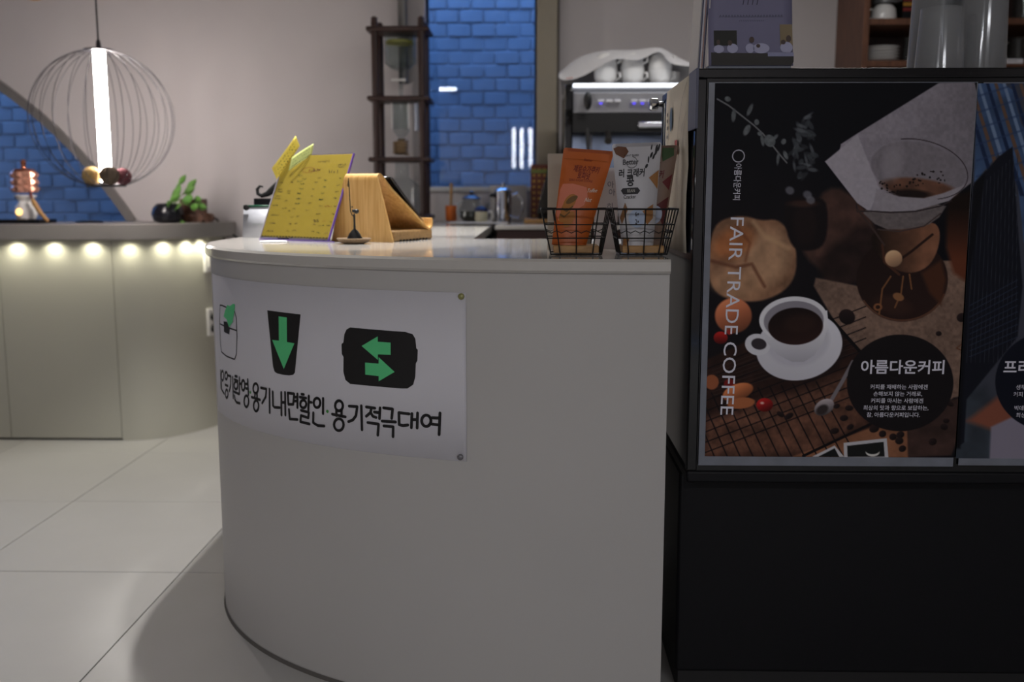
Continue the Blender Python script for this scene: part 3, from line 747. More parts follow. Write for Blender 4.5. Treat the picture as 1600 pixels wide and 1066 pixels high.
# brown wooden block ornament
YO2 = 5.33; a, b = at(280, 311, YO2), at(322, 356, YO2)
t = thing('wooden_ornament', 'dark brown wooden block ornament with small log rounds behind the plant', 'ornament', ((a.x + b.x) / 2, YO2, HC))
MB().box((a.x, YO2, HC), (b.x, YO2 + .04, a.z)).build('back_block', M_walnut if False else wood('rosewood', (58, 32, 22), (92, 56, 38), (3, 3, 10)), t, bevel=.004)
for px, py, r_ in ((297, 341, 6), (305, 338, 5.5), (314, 342, 7), (326, 343, 7.5)):
    c = at(px, py, YO2 - .05)
    MB().tube([(c.x, YO2 - .07, HC + r_ * k), (c.x, YO2 - .02, HC + r_ * k)], r_ * k, 14).build('log_round', wood('log_end', (64, 38, 24), (112, 66, 36), (20, 20, 20)), t, bevel=.002)
# cable trailing from the counter end
pts = [at(x, y, z) for x, y, z in ((318, 345, 5.42), (328, 340, 5.44), (338, 342, 5.46), (344, 350, 5.48), (352, 360, 5.50), (372, 372, 5.50))]
cv = MB().tube(pts, .006, 8); cv.tube([at(x, y, z) for x, y, z in ((316, 352, 5.44), (334, 347, 5.47), (345, 358, 5.49), (350, 375, 5.5), (350, 420, 5.5))], .005, 8)
tag(cv.build('power_cable', M_dark, angle=60), 'black power cables drooping off the rounded end of the wall counter', 'cable')
tag(MB().tube([at(x, y, 5.3) for x, y in ((205, 353.5), (216, 351), (226, 353.5), (240, 354))], .003, 6).build('thin_cable', M_dark, angle=60), 'thin black cable lying between the arched window and the plant', 'cable')
# white sign with green head and black moustache ornament behind it
YS = 3.42; a, b = at(381, 322, YS), at(436, 368, YS)
t = thing('desk_sign', 'white desk sign with a green top edge behind the yellow menu', 'sign', ((a.x + b.x) / 2, YS, HC))
lean = .03
fn = lambda u, v: Vector((a.x + (b.x - a.x) * u, YS - lean + lean * v, HC + (a.z - HC) * v))
MB().ring([[fn(0, 0), fn(1, 0)], [fn(0, 1), fn(1, 1)]]).build('sheet', mat('sign_white', (206, 208, 216), .5), t, solid=.004)
MB().ring([[fn(0, .97) - Vector((0, .003, 0)), fn(1, .97) - Vector((0, .003, 0))], [fn(0, 1.03) - Vector((0, .003, 0)), fn(1, 1.03) - Vector((0, .003, 0))]]).build('green_edge', mat('sign_green', (30, 92, 66), .5), t, solid=.002)
cl = fn(.1, .95); MB().lathe([(.010, 0), (.010, .006), (.005, .009)], tuple(cl - Vector((0, .008, 0))), 14, M=Matrix.Rotation(R(90), 3, 'X')).build('clip', M_dark, t)
sm = MB()
for i in range(7): sm.stroke([(.3 + i * .06, .42), (.335 + i * .06, .42 + .01 * (i % 2))], .012, lambda u, v: fn(u, v) + Vector((0, -.003, 0)), caps=False, ds=1)
sm.build('small_print', mat('sign_print', (120, 150, 136), .6), t, kind='stuff')
MB().box((a.x + .02, YS - .02, HC), (b.x, YS + .03, HC + .006)).build('foot', M_dark, t)
c = at(420, 313, YS + .1)
t = thing('moustache_ornament', 'black curled moustache ornament on a dark block behind the menu', 'ornament', (c.x, YS + .12, HC))
MB().box((at(400, 320, YS + .1).x, YS + .07, HC), (c.x + .06, YS + .13, at(400, 310, YS + .1).z)).build('block', M_black, t, bevel=.003)
sp = []
for x, y in ((411, 292), (406, 291), (402, 296), (403, 303), (409, 306), (418, 303), (428, 295), (440, 284), (450, 282)): sp.append(at(x, y, YS + .09))
MB().tube(sp, [.003, .0045, .006, .006, .0075, .010, .013, .013, .009], 10).build('curl', M_dark, t)

# ------------------------------------------------------------------ things on the front counter
# yellow menu in an acrylic stand
BR, BL = atz(513, 378.5, HC), atz(407, 374.5, HC)
ex = (BR - BL); mw = ex.length; ex.normalize(); nb_ = Vector((-ex.y, ex.x, 0))     # nb_ points away from the viewer
tilt = R(24); mh = .292
ey = Vector((0, 0, 1)) * math.cos(tilt) + nb_ * math.sin(tilt); fwd = ex.cross(ey) if ex.cross(ey).y < 0 else -ex.cross(ey)
mo = Vector((BL.x, BL.y, HC + .004))
def mfn(off): return lambda u, v: mo + ex * u + ey * v + fwd * off
mn = thing('menu_stand', 'yellow handwritten menu in a leaning clear acrylic stand', 'menu stand', tuple(mo))
M_acr = glass('acrylic', (236, 234, 244), .03, 1.49)
M_purple = mat('purple_edge', (112, 84, 176), .3, emit=0)
M_yel = mat('yellow_menu_paper', (222, 202, 62), .6, var=.05, vscale=8)
def slabq(f, u0, u1, v0, v1, o0, o1): 
    m_ = MB(); g0, g1 = mfn(o0), mfn(o1)
    P = [(u0, v0), (u1, v0), (u1, v1), (u0, v1)]
    m_.prism(P, lambda a, b: g0(a, b), lambda a, b: g1(a, b)); return m_
msh = slabq(None, .001, mw - .001, .006, mh - .002, -.0006, .0006).build('menu_sheet', M_yel, mn)
slabq(None, 0, mw, 0, mh, .0016, .0032).build('front_sheet', M_acr, mn)
slabq(None, 0, mw, 0, mh, -.0032, -.0016).build('back_sheet', M_acr, mn)
slabq(None, mw, mw + .0025, 0, mh, -.0034, .0034).build('edge_strip', M_purple, mn)
slabq(None, -.0025, 0, 0, mh, -.0034, .0034).build('edge_strip', mat('pale_edge', (200, 196, 206), .3), mn)
ft = MB(); A0 = Vector((BL.x, BL.y, HC + .0008)); ft.prism([(0, -.004), (mw + .03, -.004), (mw + .03, .085), (0, .085)], lambda a, b: A0 + ex * a + nb_ * b, lambda a, b: A0 + ex * a + nb_ * b + Vector((0, 0, .003)))
ft.build('foot', M_acr, mn)
fe = MB(); fe.prism([(0, -.0055), (mw + .03, -.0055), (mw + .03, -.004), (0, -.004)], lambda a, b: A0 + ex * a + nb_ * b, lambda a, b: A0 + ex * a + nb_ * b + Vector((0, 0, .0032))); fe.build('edge_strip', M_purple, mn)
# handwriting
g = mfn(.0010)
inks = {'dark': mat('pen_dark', (44, 46, 40), .7), 'green': mat('pen_green', (52, 104, 52), .7), 'red': mat('pen_red', (170, 70, 40), .7)}
hw = {k_: MB() for k_ in inks}
rnd = random.Random(3)
def scrawl(col, u, v, length, size, w=.0017):
    x = u
    while x < u + length:
        pts = [(x + rnd.uniform(0, size * .7), v + rnd.uniform(0, size)) for _ in range(rnd.randint(3, 4))]
        hw[col].stroke(pts, w, g, caps=False, ds=1); x += size * .95
def col_list(col, u, v0, n, dv, ln, size=.0052):
    for i in range(n): scrawl(col, u + rnd.uniform(-.002, .002), v0 - i * dv, ln * rnd.uniform(.7, 1.1), size)
H_ = mh
scrawl('dark', mw * .52, H_ * .90, .05, .008); scrawl('dark', mw * .83, H_ * .86, .03, .007); scrawl('dark', mw * .83, H_ * .835, .035, .005)
scrawl('red', mw * .42, H_ * .79, .05, .012, .0014); scrawl('dark', mw * .46, H_ * .80, .04, .009, .0014); scrawl('dark', mw * .72, H_ * .77, .045, .012); hw['red'].stroke([(mw * .42 + .03 * math.cos(t_), H_ * .815 + .009 * math.sin(t_)) for t_ in [k_ * .4 for k_ in range(17)]], .001, g, caps=False)
for (c_, u, v, n, dv, ln) in (('dark', .04, .66, 3, .024, .026), ('dark', .04, .55, 3, .024, .026), ('dark', .2, .66, 2, .03, .014), ('dark', .2, .53, 3, .026, .014), ('green', .36, .70, 6, .017, .022), ('dark', .36, .53, 4, .018, .018),
    ('green', .30, .74, 2, .02, .02), ('dark', .60, .71, 1, .02, .012), ('dark', .56, .66, 5, .024, .012), ('green', .70, .68, 4, .022, .014), ('dark', .90, .70, 4, .022, .014), ('dark', .06, .27, 4, .028, .04), ('dark', .30, .32, 1, .02, .02),
    ('dark', .36, .25, 6, .024, .014), ('dark', .44, .26, 6, .024, .016), ('dark', .70, .46, 1, .02, .02), ('dark', .72, .38, 3, .026, .02), ('red', .82, .38, 1, .02, .025), ('dark', .94, .38, 3, .026, .012),
    ('dark', .70, .22, 1, .02, .02), ('red', .84, .21, 1, .02, .012), ('dark', .72, .17, 6, .024, .014), ('green', .80, .16, 5, .024, .022), ('dark', .92, .16, 5, .024, .012)):
    col_list(c_, mw * u, H_ * v, n, dv, ln)
for i in range(22): hw['dark'].stroke([(mw * (.01 + i * .045), .0085), (mw * (.01 + i * .045 + .03), .0085)], .003, g, caps=False, ds=1)
for k_, q in hw.items(): q.build('handwriting', inks[k_], msh, kind='stuff')
# sticky notes on its top left corner
def note(corners, m, label, seed):
    Y0 = BL.y + .09; P = [at(x, y, Y0 + dy) for x, y, dy in corners]
    t = thing('sticky_note', label, 'sticky note', tuple(P[0]), 'notes on the menu stand')
    f = lambda u, v: P[0].lerp(P[1], u).lerp(P[3].lerp(P[2], u), v)
    nr = (P[1] - P[0]).cross(P[3] - P[0]).normalized(); nr = nr if nr.y < 0 else -nr
    MB().ring([[f(i / 8, j / 4) + nr * (.006 * math.sin(math.pi * i / 8)) for i in range(9)] for j in range(5)]).build('paper', m, t, angle=80, solid=.0006)
    w = MB(); rn = random.Random(seed)
    for r_ in range(3):
        for i in range(9):
            u = .12 + i * .085; v = .2 + r_ * .27
            w.stroke([(u + rn.uniform(0, .06), v + rn.uniform(0, .16)) for _ in range(3)], .014, lambda a, b: f(a, b) + nr * (.0012 + .006 * math.sin(math.pi * a)), caps=False, ds=1)
    w.build('handwriting', inks['dark'] if seed % 2 else inks['green'], t, kind='stuff')
note(((424.5, 263, -.03), (462, 212, -.01), (468.5, 228, .0), (432.5, 280.5, -.02)), mat('note_yellow', (232, 208, 84), .7), 'yellow sticky note jutting steeply off the menu corner, left of the pale one', 5)
note(((450.5, 266, -.045), (490.5, 224, -.045), (487, 245, -.04), (454, 249, -.03)), mat('note_pale', (216, 220, 130), .7), 'pale green yellow sticky note curling over the menu top, right of the yellow one', 6) if False else None
note(((456, 246, -.05), (490.5, 224, -.055), (487, 243, -.055), (451, 267, -.05)), mat('note_pale', (206, 214, 132), .7), 'pale green yellow sticky note curling over the menu top, right of the yellow one', 6)
# white round coaster in front of the menu
p = atz(431, 377.5, HC)
tag(MB().lathe([(.001, HC + .0008), (.040, HC + .0008), (.042, HC + .002), (.040, HC + .0035), (.001, HC + .003)], (p.x, p.y - .03, 0), 28).build('paper_coaster', mat('coaster_white', (236, 236, 236), .6), angle=60), 'white round coaster lying at the foot of the yellow menu', 'coaster')

# bent plywood tablet stand
phi = R(24); e_ = Vector((math.cos(phi), -math.sin(phi), 0)); n_ = Vector((math.sin(phi), math.cos(phi), 0))
F0 = atz(614, 379, HC); FW = .225; cen = Vector((F0.x, F0.y, HC)) - e_ * (FW / 2)
ts = thing('tablet_stand', 'bent maple plywood tablet stand shaped like a tent', 'tablet stand', tuple(cen))
prof = [(0, 0.0), (.0, .07), (.0, .15), (.0, .185)] + [(.018 - .018 * math.cos(R(a)), .190 + .018 * math.sin(R(a))) for a in (15, 45, 75, 100, 125)] 
prof += [(.075, .160), (.13, .118), (.19, .072), (.228, .044), (.245, .037), (.258, .042), (.262, .055), (.260, .068)]
tw = []
for i, (n2, z2) in enumerate(prof):
    w = FW - (FW - .118) * min(z2 / .20, 1) if n2 < .1 else .118 + (.20 - .118) * min(max((n2 - .02) / .2, 0), 1)
    tw.append(w)
thk = .007
sh = MB(); rows = []
for i, (n2, z2) in enumerate(prof):
    a = prof[max(i - 1, 0)]; b = prof[min(i + 1, len(prof) - 1)]; tx, tz = b[0] - a[0], b[1] - a[1]; l = math.hypot(tx, tz); ox, oz = tz / l * thk, -tx / l * thk
    w = tw[i] / 2
    rows.append([cen + n_ * n2 + Vector((0, 0, z2)) - e_ * w, cen + n_ * n2 + Vector((0, 0, z2)) + e_ * w, cen + n_ * (n2 + ox) + Vector((0, 0, z2 + oz)) + e_ * w, cen + n_ * (n2 + ox) + Vector((0, 0, z2 + oz)) - e_ * w])
rows[0][2].z = rows[0][3].z = HC
sh.ring(rows, 0, True); sh.add(rows[0], [(0, 1, 2, 3)]); sh.add(rows[-1], [(3, 2, 1, 0)])
sh.build('bent_shell', M_maple, ts, angle=40)
Mst = Matrix.Translation(cen) @ Matrix((e_, n_, Vector((0, 0, 1)))).transposed().to_4x4()
MB().box((-.1, .03, 0), (.1, .265, .034), M=Mst).build('base_block', wood('base_ash', (150, 116, 70), (176, 140, 92), (3, 14, 14)), ts, bevel=.006)
vh = MB()
for i in range(9): vh.box((.0985, .06 + i * .02, .001), (.1012, .07 + i * .02, .006), M=Mst)
vh.build('vent_slots', M_dark, ts)
# tablet leaning on the back limb
t1 = Vector((.062, .186)); t2 = Vector((.247, .052)); dd = (t2 - t1).normalized(); nn = Vector((-dd.y, dd.x))
tb = thing('tablet', 'thin black tablet lying on the back slope of the wooden stand', 'tablet', tuple(cen + n_ * .15 + Vector((0, 0, .12))))
def tbox(o0, o1, s0, s1, w):
    P = [t1 + dd * s0 + nn * o0, t1 + dd * s1 + nn * o0, t1 + dd * s1 + nn * o1, t1 + dd * s0 + nn * o1]
    q = MB(); f = lambda sgn: (lambda a, b: cen + n_ * a + Vector((0, 0, b)) + e_ * (sgn * w))
    q.prism([(p_.x, p_.y) for p_ in P], f(-1), f(1)); return q
LT = (t2 - t1).length
tcs = tbox(-.0005, .0075, -.012, LT - .006, .076).build('casing', M_blackgl, tb, bevel=.002)
tbox(.0077, .0085, -.004, LT - .014, .072).build('screen', mat('screen_dark', (22, 24, 30), .08), tcs)
tbox(.0008, .0066, -.0115, LT - .004, .0772).build('metal_rim', M_steel, tcs)
# fishing figurine
YF = atz(553, 381, HC).y; c = at(553, 379, YF); k = mpp(YF)
fg = thing('fishing_figurine', 'small black metal fishing figurine on a woven saucer', 'figurine', (c.x, YF, HC))
MB().lathe([(15 * k, HC), (22 * k, HC + 2.5 * k), (27 * k, HC + 8 * k), (26 * k, HC + 9 * k), (20 * k, HC + 5 * k), (1 * k, HC + 4.5 * k)], (c.x, YF, 0), 40).build('woven_saucer', mat('woven_straw', (132, 110, 86), .9, var=.45, vscale=180, bump=.6, bscale=160), fg)
bx_ = c.x + 1.5 * k
MB().lathe([(12.5 * k, HC + 4.6 * k), (12 * k, HC + 9 * k), (9 * k, HC + 15 * k), (5.5 * k, HC + 20 * k), (2 * k, HC + 23 * k), (1.6 * k, HC + 34 * k), (1.8 * k, HC + 44 * k), (.8 * k, HC + 47 * k)], (bx_, YF, 0), 20, M=Matrix.Diagonal((1, .7, 1))).build('body', M_wire, fg)
MB().sphere((bx_ - 1 * k, YF, HC + 51 * k), 2.6 * k).build('head', M_wire, fg)
MB().sphere((bx_ + 3.5 * k, YF, HC + 50 * k), 3.6 * k, sq=(1.2, 1, 1)).sphere((bx_ - 3 * k, YF, HC + 57 * k), 1.3 * k).build('hat', M_wire, fg)
MB().tube([(bx_ - .5 * k, YF, HC + 42 * k), (bx_ - 3.5 * k, YF, HC + 45 * k), (bx_ - 5.5 * k, YF, HC + 50 * k), (bx_ - 6.5 * k, YF, HC + 70 * k), (bx_ - 7 * k, YF, HC + 90 * k), (bx_ - 7.8 * k, YF, HC + 101 * k)], [.9 * k, .9 * k, .9 * k, .8 * k, .8 * k, .6 * k], 6).build('rod', M_wire, fg)
MB().tube([(bx_ - 7.8 * k, YF, HC + 100 * k), (bx_ - 8.6 * k, YF, HC + 94 * k), (bx_ - 10 * k, YF, HC + 89 * k), (bx_ - 8.4 * k, YF, HC + 88 * k), (bx_ - 8 * k, YF, HC + 93 * k)], .45 * k, 5).build('line', M_wire, fg)

# wire baskets with snack pouches
def basket(px0, px1, bx0, bx1, label):
    YF0 = 2.365; YB0 = 2.47
    c0, c1 = at(bx0, 399, YF0).x, at(bx1, 399, YF0).x; t0, t1 = at(px0, 327, YF0 - .02).x, at(px1, 327, YF0 - .02).x
    z0 = HC + .003; z1 = at(900, 327, YF0 - .02).z
    t = thing('wire_basket', label, 'basket', ((c0 + c1) / 2, (YF0 + YB0) / 2, HC), 'wire baskets at the counter end')
    def lvl(u):
        x0, x1 = c0 + (t0 - c0) * u, c1 + (t1 - c1) * u; y0, y1 = YF0 - .02 * u, YB0 + .02 * u; r_ = .012; z = z0 + (z1 - z0) * u
        return x0, x1, y0, y1, z
    def hoop(u, r_=.0017, wavy=False):
        x0, x1, y0, y1, z = lvl(u); P = []
        for (ax, ay), (bx2, by) in (((x0, y0), (x1, y0)), ((x1, y0), (x1, y1)), ((x1, y1), (x0, y1)), ((x0, y1), (x0, y0))):
            n = 24 if wavy else 4
            for i in range(n): P.append((ax + (bx2 - ax) * i / n, ay + (by - ay) * i / n, z + (.0028 * math.cos(i * 2 * math.pi / 4) if wavy else 0)))
        return MB().tube(P, r_, 6, closed=True)
    hoop(1, .0026).build('rim_wire', M_wire, t); hoop(.0, .002).build('bottom_wire', M_wire, t)
    for u in (.36, .66): hoop(u).build('hoop_wire', M_wire, t)
    hoop(.5, .0012, True).build('wavy_wire', M_wire, t)
    for f in (0.0, .18, .5, .82, 1.0):
        for yy in (2, 3):
            P = []
            for u in (0, 1): L_ = lvl(u); P.append((L_[0] + (L_[1] - L_[0]) * f, L_[yy], L_[4]))
            MB().tube(P, .0017, 6).build('upright_wire', M_wire, t)
    for f in (.33, .66):
        for xx in (0, 1):
            P = []
            for u in (0, 1): L_ = lvl(u); P.append((L_[xx], L_[2] + (L_[3] - L_[2]) * f, L_[4]))
            MB().tube(P, .0017, 6).build('upright_wire', M_wire, t)
    for f in (.2, .4, .6, .8):
        x0, x1, y0, y1, z = lvl(0); MB().tube([(x0 + (x1 - x0) * f, y0, z), (x0 + (x1 - x0) * f, y1, z)], .0012, 6).build('bottom_wire', M_wire, t)
    return t, lvl
b1, lv1 = basket(846, 955, 861, 940, 'black wire basket holding the orange pouch')
b2, lv2 = basket(958, 1060, 969, 1042, 'black wire basket holding the white and brown pouches')
for lv, lb in ((lv1, 'pale wooden board in the bottom of the basket with the orange pouch'), (lv2, 'pale wooden board in the bottom of the basket with two pouches')):
    x0, x1, y0, y1, z = lv(0)
    tag(MB().box((x0 + .006, y0 + .006, z + .0025), (x1 - .006, y1 - .006, z + .02)).build('wooden_board', M_oak, bevel=.002), lb, 'board')
BOARD = HC + .0235
def pouch(name, label, corners, Yb, leanY, mats, deco, thick=.03):
    """flat bottomed pouch; corners px: TL TR BR BL; leans back by leanY"""
    TL, TR, BRc, BLc = corners
    P = [at(TL[0], TL[1], Yb + leanY), at(TR[0], TR[1], Yb + leanY), at(BRc[0], BRc[1], Yb), at(BLc[0], BLc[1], Yb)]
    t = thing(name, label, 'snack pouch', tuple((P[2] + P[3]) / 2))
    def base(u, v): return P[3].lerp(P[2], u).lerp(P[0].lerp(P[1], u), v)
    nr = (P[2] - P[3]).cross(P[0] - P[3]).normalized(); nr = nr if nr.y < 0 else -nr
    def bulge(u, v):
        return thick * .5 * (math.sin(math.pi * min(max(u, 0), 1)) ** .6) * (math.sin(math.pi * min(max(1 - v, 0), 1) ** .8 * .62) ** .8 if v < 1 else 0) * (1 if v < .86 else max(0, (.96 - v) / .1))
    def surf(off, side=1): return lambda u, v: base(u, v) + nr * (side * bulge(u, v) + off)
    nu, nv = 16, 22
    m = MB(); rf = surf(0)
    def inset(u, v):
        d = .035
        if v > 1 - d:
            q = (v - 1 + d) / d; s_ = d * (1 - math.sqrt(max(0, 1 - q * q))); u = s_ + u * (1 - 2 * s_)
        return u, v
    fr_ = [[rf(*inset(i / nu, (j / nv) if j < nv - 3 else 1 - .035 * (nv - j) / 3)) for i in range(nu + 1)] for j in range(nv + 1)]
    bk = surf(0, -1); bk_ = [[bk(*inset(i / nu, (j / nv) if j < nv - 3 else 1 - .035 * (nv - j) / 3)) for i in range(nu + 1)] for j in range(nv + 1)]
    for j in range(nv + 1):
        for i in (0, nu): bk_[j][i] = bk_[j][i] - nr * .0012
    m.ring(fr_); m.ring([list(reversed(r_)) for r_ in bk_])
    m.ring([[r_[0] for r_ in bk_], [r_[0] for r_ in fr_]]); m.ring([[r_[-1] for r_ in fr_], [r_[-1] for r_ in bk_]])
    m.ring([fr_[-1], bk_[-1]]); m.ring([bk_[0], fr_[0]])
    deco(m.build('foil_bag', mats, t, angle=50), surf)
    return t
def mk(c, r_=.6): return mat('print_%d_%d_%d' % c, c, r_, var=.04)
M_or = mat('orange_foil', (190, 94, 32), .38, var=.06, vscale=10)
def deco_orange(t, S):
    f, f2, f3 = S(.0010), S(.0016), S(.0022); q = lambda c: mk(c)
    MB().fill([(.02, .30), (.03, .56), (.08, .62), (.3, .625), (.62, .60), (.7, .5), (.66, .42), (.5, .36), (.3, .32), (.1, .24)], f, .03).build('pink_print', q((214, 124, 96)), t)
    ck = MB()
    for u, v, r_ in ((.22, .30, .13), (.25, .37, .14), (.3, .43, .15), (.36, .26, .14)): ck.oval(u, v, r_, r_ * .55, f2, ang=.3)
    ck.build('cookie_print', q((176, 112, 46)), t, kind='stuff')
    ck = MB()
    for u, v, r_ in ((.23, .335, .12), (.27, .395, .13)): ck.stroke([(u - r_, v - .03), (u, v - .055), (u + r_, v)], .02, f3, caps=False)
    ck.oval(.34, .46, .13, .035, f3, ang=.25); ck.build('cookie_print', q((110, 78, 30)), t, kind='stuff')
    tx = MB(); ink = q((118, 36, 26))
    tx.text('제로슈가쿠키', .1, .53, .755, lambda a, b: f2(a, b * .8 + .151), align='CENTER', shear=.15, bold=.02)
    tx.build('lettering', ink, t); tx = MB()
    tx.text('토피넛', .1, .50, .685, lambda a, b: f2(a, b * .8 + .137), align='CENTER', shear=.1, bold=.02)
    tx.build('lettering', ink, t); tx = MB()
    tx.text('ZERO SUGAR COOKIE', .052, .46, .655, lambda a, b: f2(a, b * .62 + .247), align='CENTER')
    tx.build('lettering', ink, t); tx = MB()
    tx.text('Better', .07, .53, .87, lambda a, b: f2(a, b * .62 + .33), align='CENTER', shear=.1)
    tx.build('lettering', ink, t)
    tx = MB(); tx.text('Toffee', .09, .76, .555, lambda a, b: f3(a, b * .62 + .211), align='CENTER', shear=.35, rot=.12); tx.build('lettering', q((232, 226, 214)), t); tx = MB(); tx.text('Nut', .1, .72, .455, lambda a, b: f3(a, b * .62 + .173), align='CENTER', shear=.35, rot=.08)
    tx.build('lettering', q((232, 226, 214)), t)
    MB().stroke([(.03, .885), (.97, .885)], .008, f, caps=False).build('seal_line', q((176, 88, 26)), t)
pouch('snack_pouch', 'orange cookie pouch leaning in the left wire basket', ((881, 230.5), (960, 236.5), (914, 389), (862, 382)), 2.41, .05, M_or, deco_orange, .034)
M_wb = mat('white_pouch', (192, 190, 194), .4, var=.03, vscale=10)
def deco_white(t, S):
    f, f2 = S(.0010), S(.0016); q = lambda c: mk(c)
    sq = .55
    B = lambda a, b: f2(a, b)
    k1 = q((34, 32, 36)); tx = MB()
    Y = lambda base_: (lambda a, b: f2(a, base_ + (b - base_) * sq))
    tx.text('Better', .13, .35, .795, Y(.795), shear=.1, bold=.015); tx.build('lettering', k1, t); tx = MB(); tx.text('러 크래커', .15, .37, .685, Y(.685), shear=.12, bold=.03); tx.build('lettering', k1, t); tx = MB()
    tx.text('콩', .20, .33, .60, Y(.60), bold=.03); tx.build('lettering', k1, t); tx = MB(); tx.text('Cracker', .09, .30, .475, Y(.475), bold=.01)
    tx.build('lettering', k1, t); tx = MB(); tx.text('PLANT BASED', .05, .38, .872, Y(.872))
    tx.stroke([(.38 + .12 * math.cos(a), .815 + .055 * math.sin(a)) for a in [R(d) for d in range(200, 470, 30)]], .006, f2, caps=False)
    tx.build('lettering', k1, t)
    pill = MB(); pill.fill([(.10, .555), (.15, .575), (.5, .575), (.56, .545), (.5, .515), (.15, .515)], f, .04); pill.build('name_pill', k1, t)
    tx = MB(); tx.text('BEAN', .075, .34, .533, Y(.533)); tx.build('lettering', q((190, 186, 178)), t)
    bn_ = MB()
    for u, v, r_, a in ((.80, .955, .022, 1.2), (.9, .945, .03, 1.0), (.95, .95, .03, 1.1), (.9, .915, .035, .9), (.80, .88, .03, .7), (.85, .865, .028, .8), (.74, .835, .026, 1.4), (.70, .775, .028, .4)):
        bn_.oval(u, v, r_ * 1.3, r_ * .62, f, ang=a)
    bn_.build('bean_print', k1, t, kind='stuff')
    bis = q((160, 112, 66)); MB().fill([(.76, .665), (.985, .74), (.985, .56)], f, .03).build('biscuit_print', bis, t)
    MB().fill([(.56, .335), (.90, .42), (.92, .29), (.76, .225)], f, .03).build('biscuit_print', bis, t)
    MB().fill([(.02, .955), (.12, .975), (.28, .965), (.33, .92), (.22, .855), (.06, .9)], f, .03).build('biscuit_print', q((104, 66, 44)), t)
    MB().fill([(.02, .30), (.18, .44), (.24, .37), (.06, .24)], f, .03).build('biscuit_print', q((130, 90, 54)), t)
    MB().oval(.47, .285, .23, .085, f2).build('round_badge', q((176, 190, 214)), t)
    tx = MB(); tx.text('6g', .11, .47, .305, lambda a, b: S(.0022)(a, .305 + (b - .305) * sq), bold=.02); tx.build('lettering', k1, t); tx = MB(); tx.text('2g', .11, .47, .235, lambda a, b: S(.0022)(a, .235 + (b - .235) * sq), bold=.02)
    tx.build('lettering', k1, t)
    MB().fill([(.06, .12), (.24, .10), (.12, .02), (.03, .04)], f, .03).build('biscuit_print', bis, t)
pouch('snack_pouch', 'white cracker pouch with printed beans in the right wire basket', ((956, 225), (1034, 222), (1020, 390), (972, 391)), 2.395, .035, M_wb, deco_white, .034)
M_bb = mat('brown_pouch', (132, 108, 94), .45, var=.06, vscale=10)
def deco_brown(t, S):
    f, f2 = S(.0010), S(.0016); q = lambda c: mk(c); red = q((104, 34, 38)); Y = lambda base_: (lambda a, b: f2(a, base_ + (b - base_) * .55))
    tx = MB(); tx.text('크래커', .15, .52, .685, Y(.685), shear=.12, bold=.03); tx.text('이', .2, .46, .60, Y(.60), bold=.03); tx.text('Better', .13, .45, .80, Y(.80), shear=.1); tx.build('lettering', red, t)
    MB().fill([(.70, .64), (.96, .72), (.93, .56)], f, .03).build('biscuit_print', red, t)
    MB().fill([(.62, .975), (.9, .975), (.93, .9), (.66, .84), (.62, .9)], f, .03).build('leaf_print', q((58, 84, 48)), t)
    MB().oval(.42, .52, .16, .03, f).build('name_pill', red, t)
    MB().oval(.58, .32, .24, .09, f2).build('round_badge', q((176, 184, 204)), t)
    MB().fill([(.62, .42), (.95, .5), (.93, .2), (.8, .26)], f, .03).build('biscuit_print', q((92, 36, 36)), t)
pouch('snack_pouch', 'brown cracker pouch behind the white one in the right basket', ((995, 228), (1060, 227), (1034, 388), (993, 388)), 2.43, .03, M_bb, deco_brown, .024)
# cards behind the pouches
YK = 2.60; a, b = at(856, 240, YK), at(900, 240, YK)
t = thing('tall_card', 'plain beige card standing behind the orange pouch', 'card', ((a.x + b.x) / 2, YK, HC))
MB().box((a.x, YK, HC), (at(925, 240, YK).x, YK + .004, a.z)).build('card_sheet', mat('beige_card', (170, 160, 146), .7), t)
MB().box((a.x + .01, YK + .004, HC), (a.x + .10, YK + .06, HC + .004)).build('card_foot', mat('beige_card', (170, 160, 146), .7), t)
YK2 = 2.66; a, b = at(930, 262, YK2), at(966, 262, YK2)
t = thing('printed_card', 'white printed card with blue grey letters between the two baskets', 'card', ((a.x + b.x) / 2, YK2, HC))
MB().box((a.x, YK2, HC), (b.x, YK2 + .004, a.z)).build('card_sheet', M_paper, t)
tx = MB(); fn = plane_fn((a.x, YK2 - .001, HC), (1, 0, 0), (0, 0, 1))
for i, (ch, px, py) in enumerate((('아', 954, 293), ('아', 956, 305), ('히', 953, 327), ('다', 952, 345))): p = at(px, py, YK2); tx.text(ch, .02, p.x - a.x, p.z - HC, fn)
tx.build('lettering', mat('blue_grey_ink', (84, 92, 116), .6), t)

# ------------------------------------------------------------------ kitchen: things on the back run
YT = 5.3
def kx(px, Y=YT): return at(px, 340, Y).x
def kz(py, Y=YT): return at(800, py, Y).z
# cold drip tower
YD = 5.33; k = mpp(YD)
X0, X1 = kx(591, YD), kx(668, YD); ztop = kz(36, YD)
dtw = thing('cold_drip_tower', 'tall dark wooden cold drip coffee tower with glass vessels', 'coffee maker', ((X0 + X1) / 2, YD, HK))
HL = HC
for xx in (X0 + .012, X1 - .012):
    for yy in (YD - .09, YD + .09):
        MB().tube([(xx, yy, HL), (xx, yy, ztop - .01), (xx, yy, ztop), (xx, yy, ztop + .012), (xx, yy, ztop + .02)], [.018, .018, .016, .018, .008], 14).build('post', M_walnut, dtw)
for py in (49, 156, 250, 338):
    z = kz(py, YD)
    if py == 338: z = HL + .03
    q = MB().box((X0 - .03, YD - .115, z - .012), (X1 + .03, YD + .115, z + .012)); q.build('shelf', M_walnut, dtw, bevel=.008)
Xc = (X0 + X1) / 2
def shell(prof, name, m=M_clear, x=Xc): return MB().lathe(prof, (x, YD, 0), 28, cap=False).build(name, m, dtw)
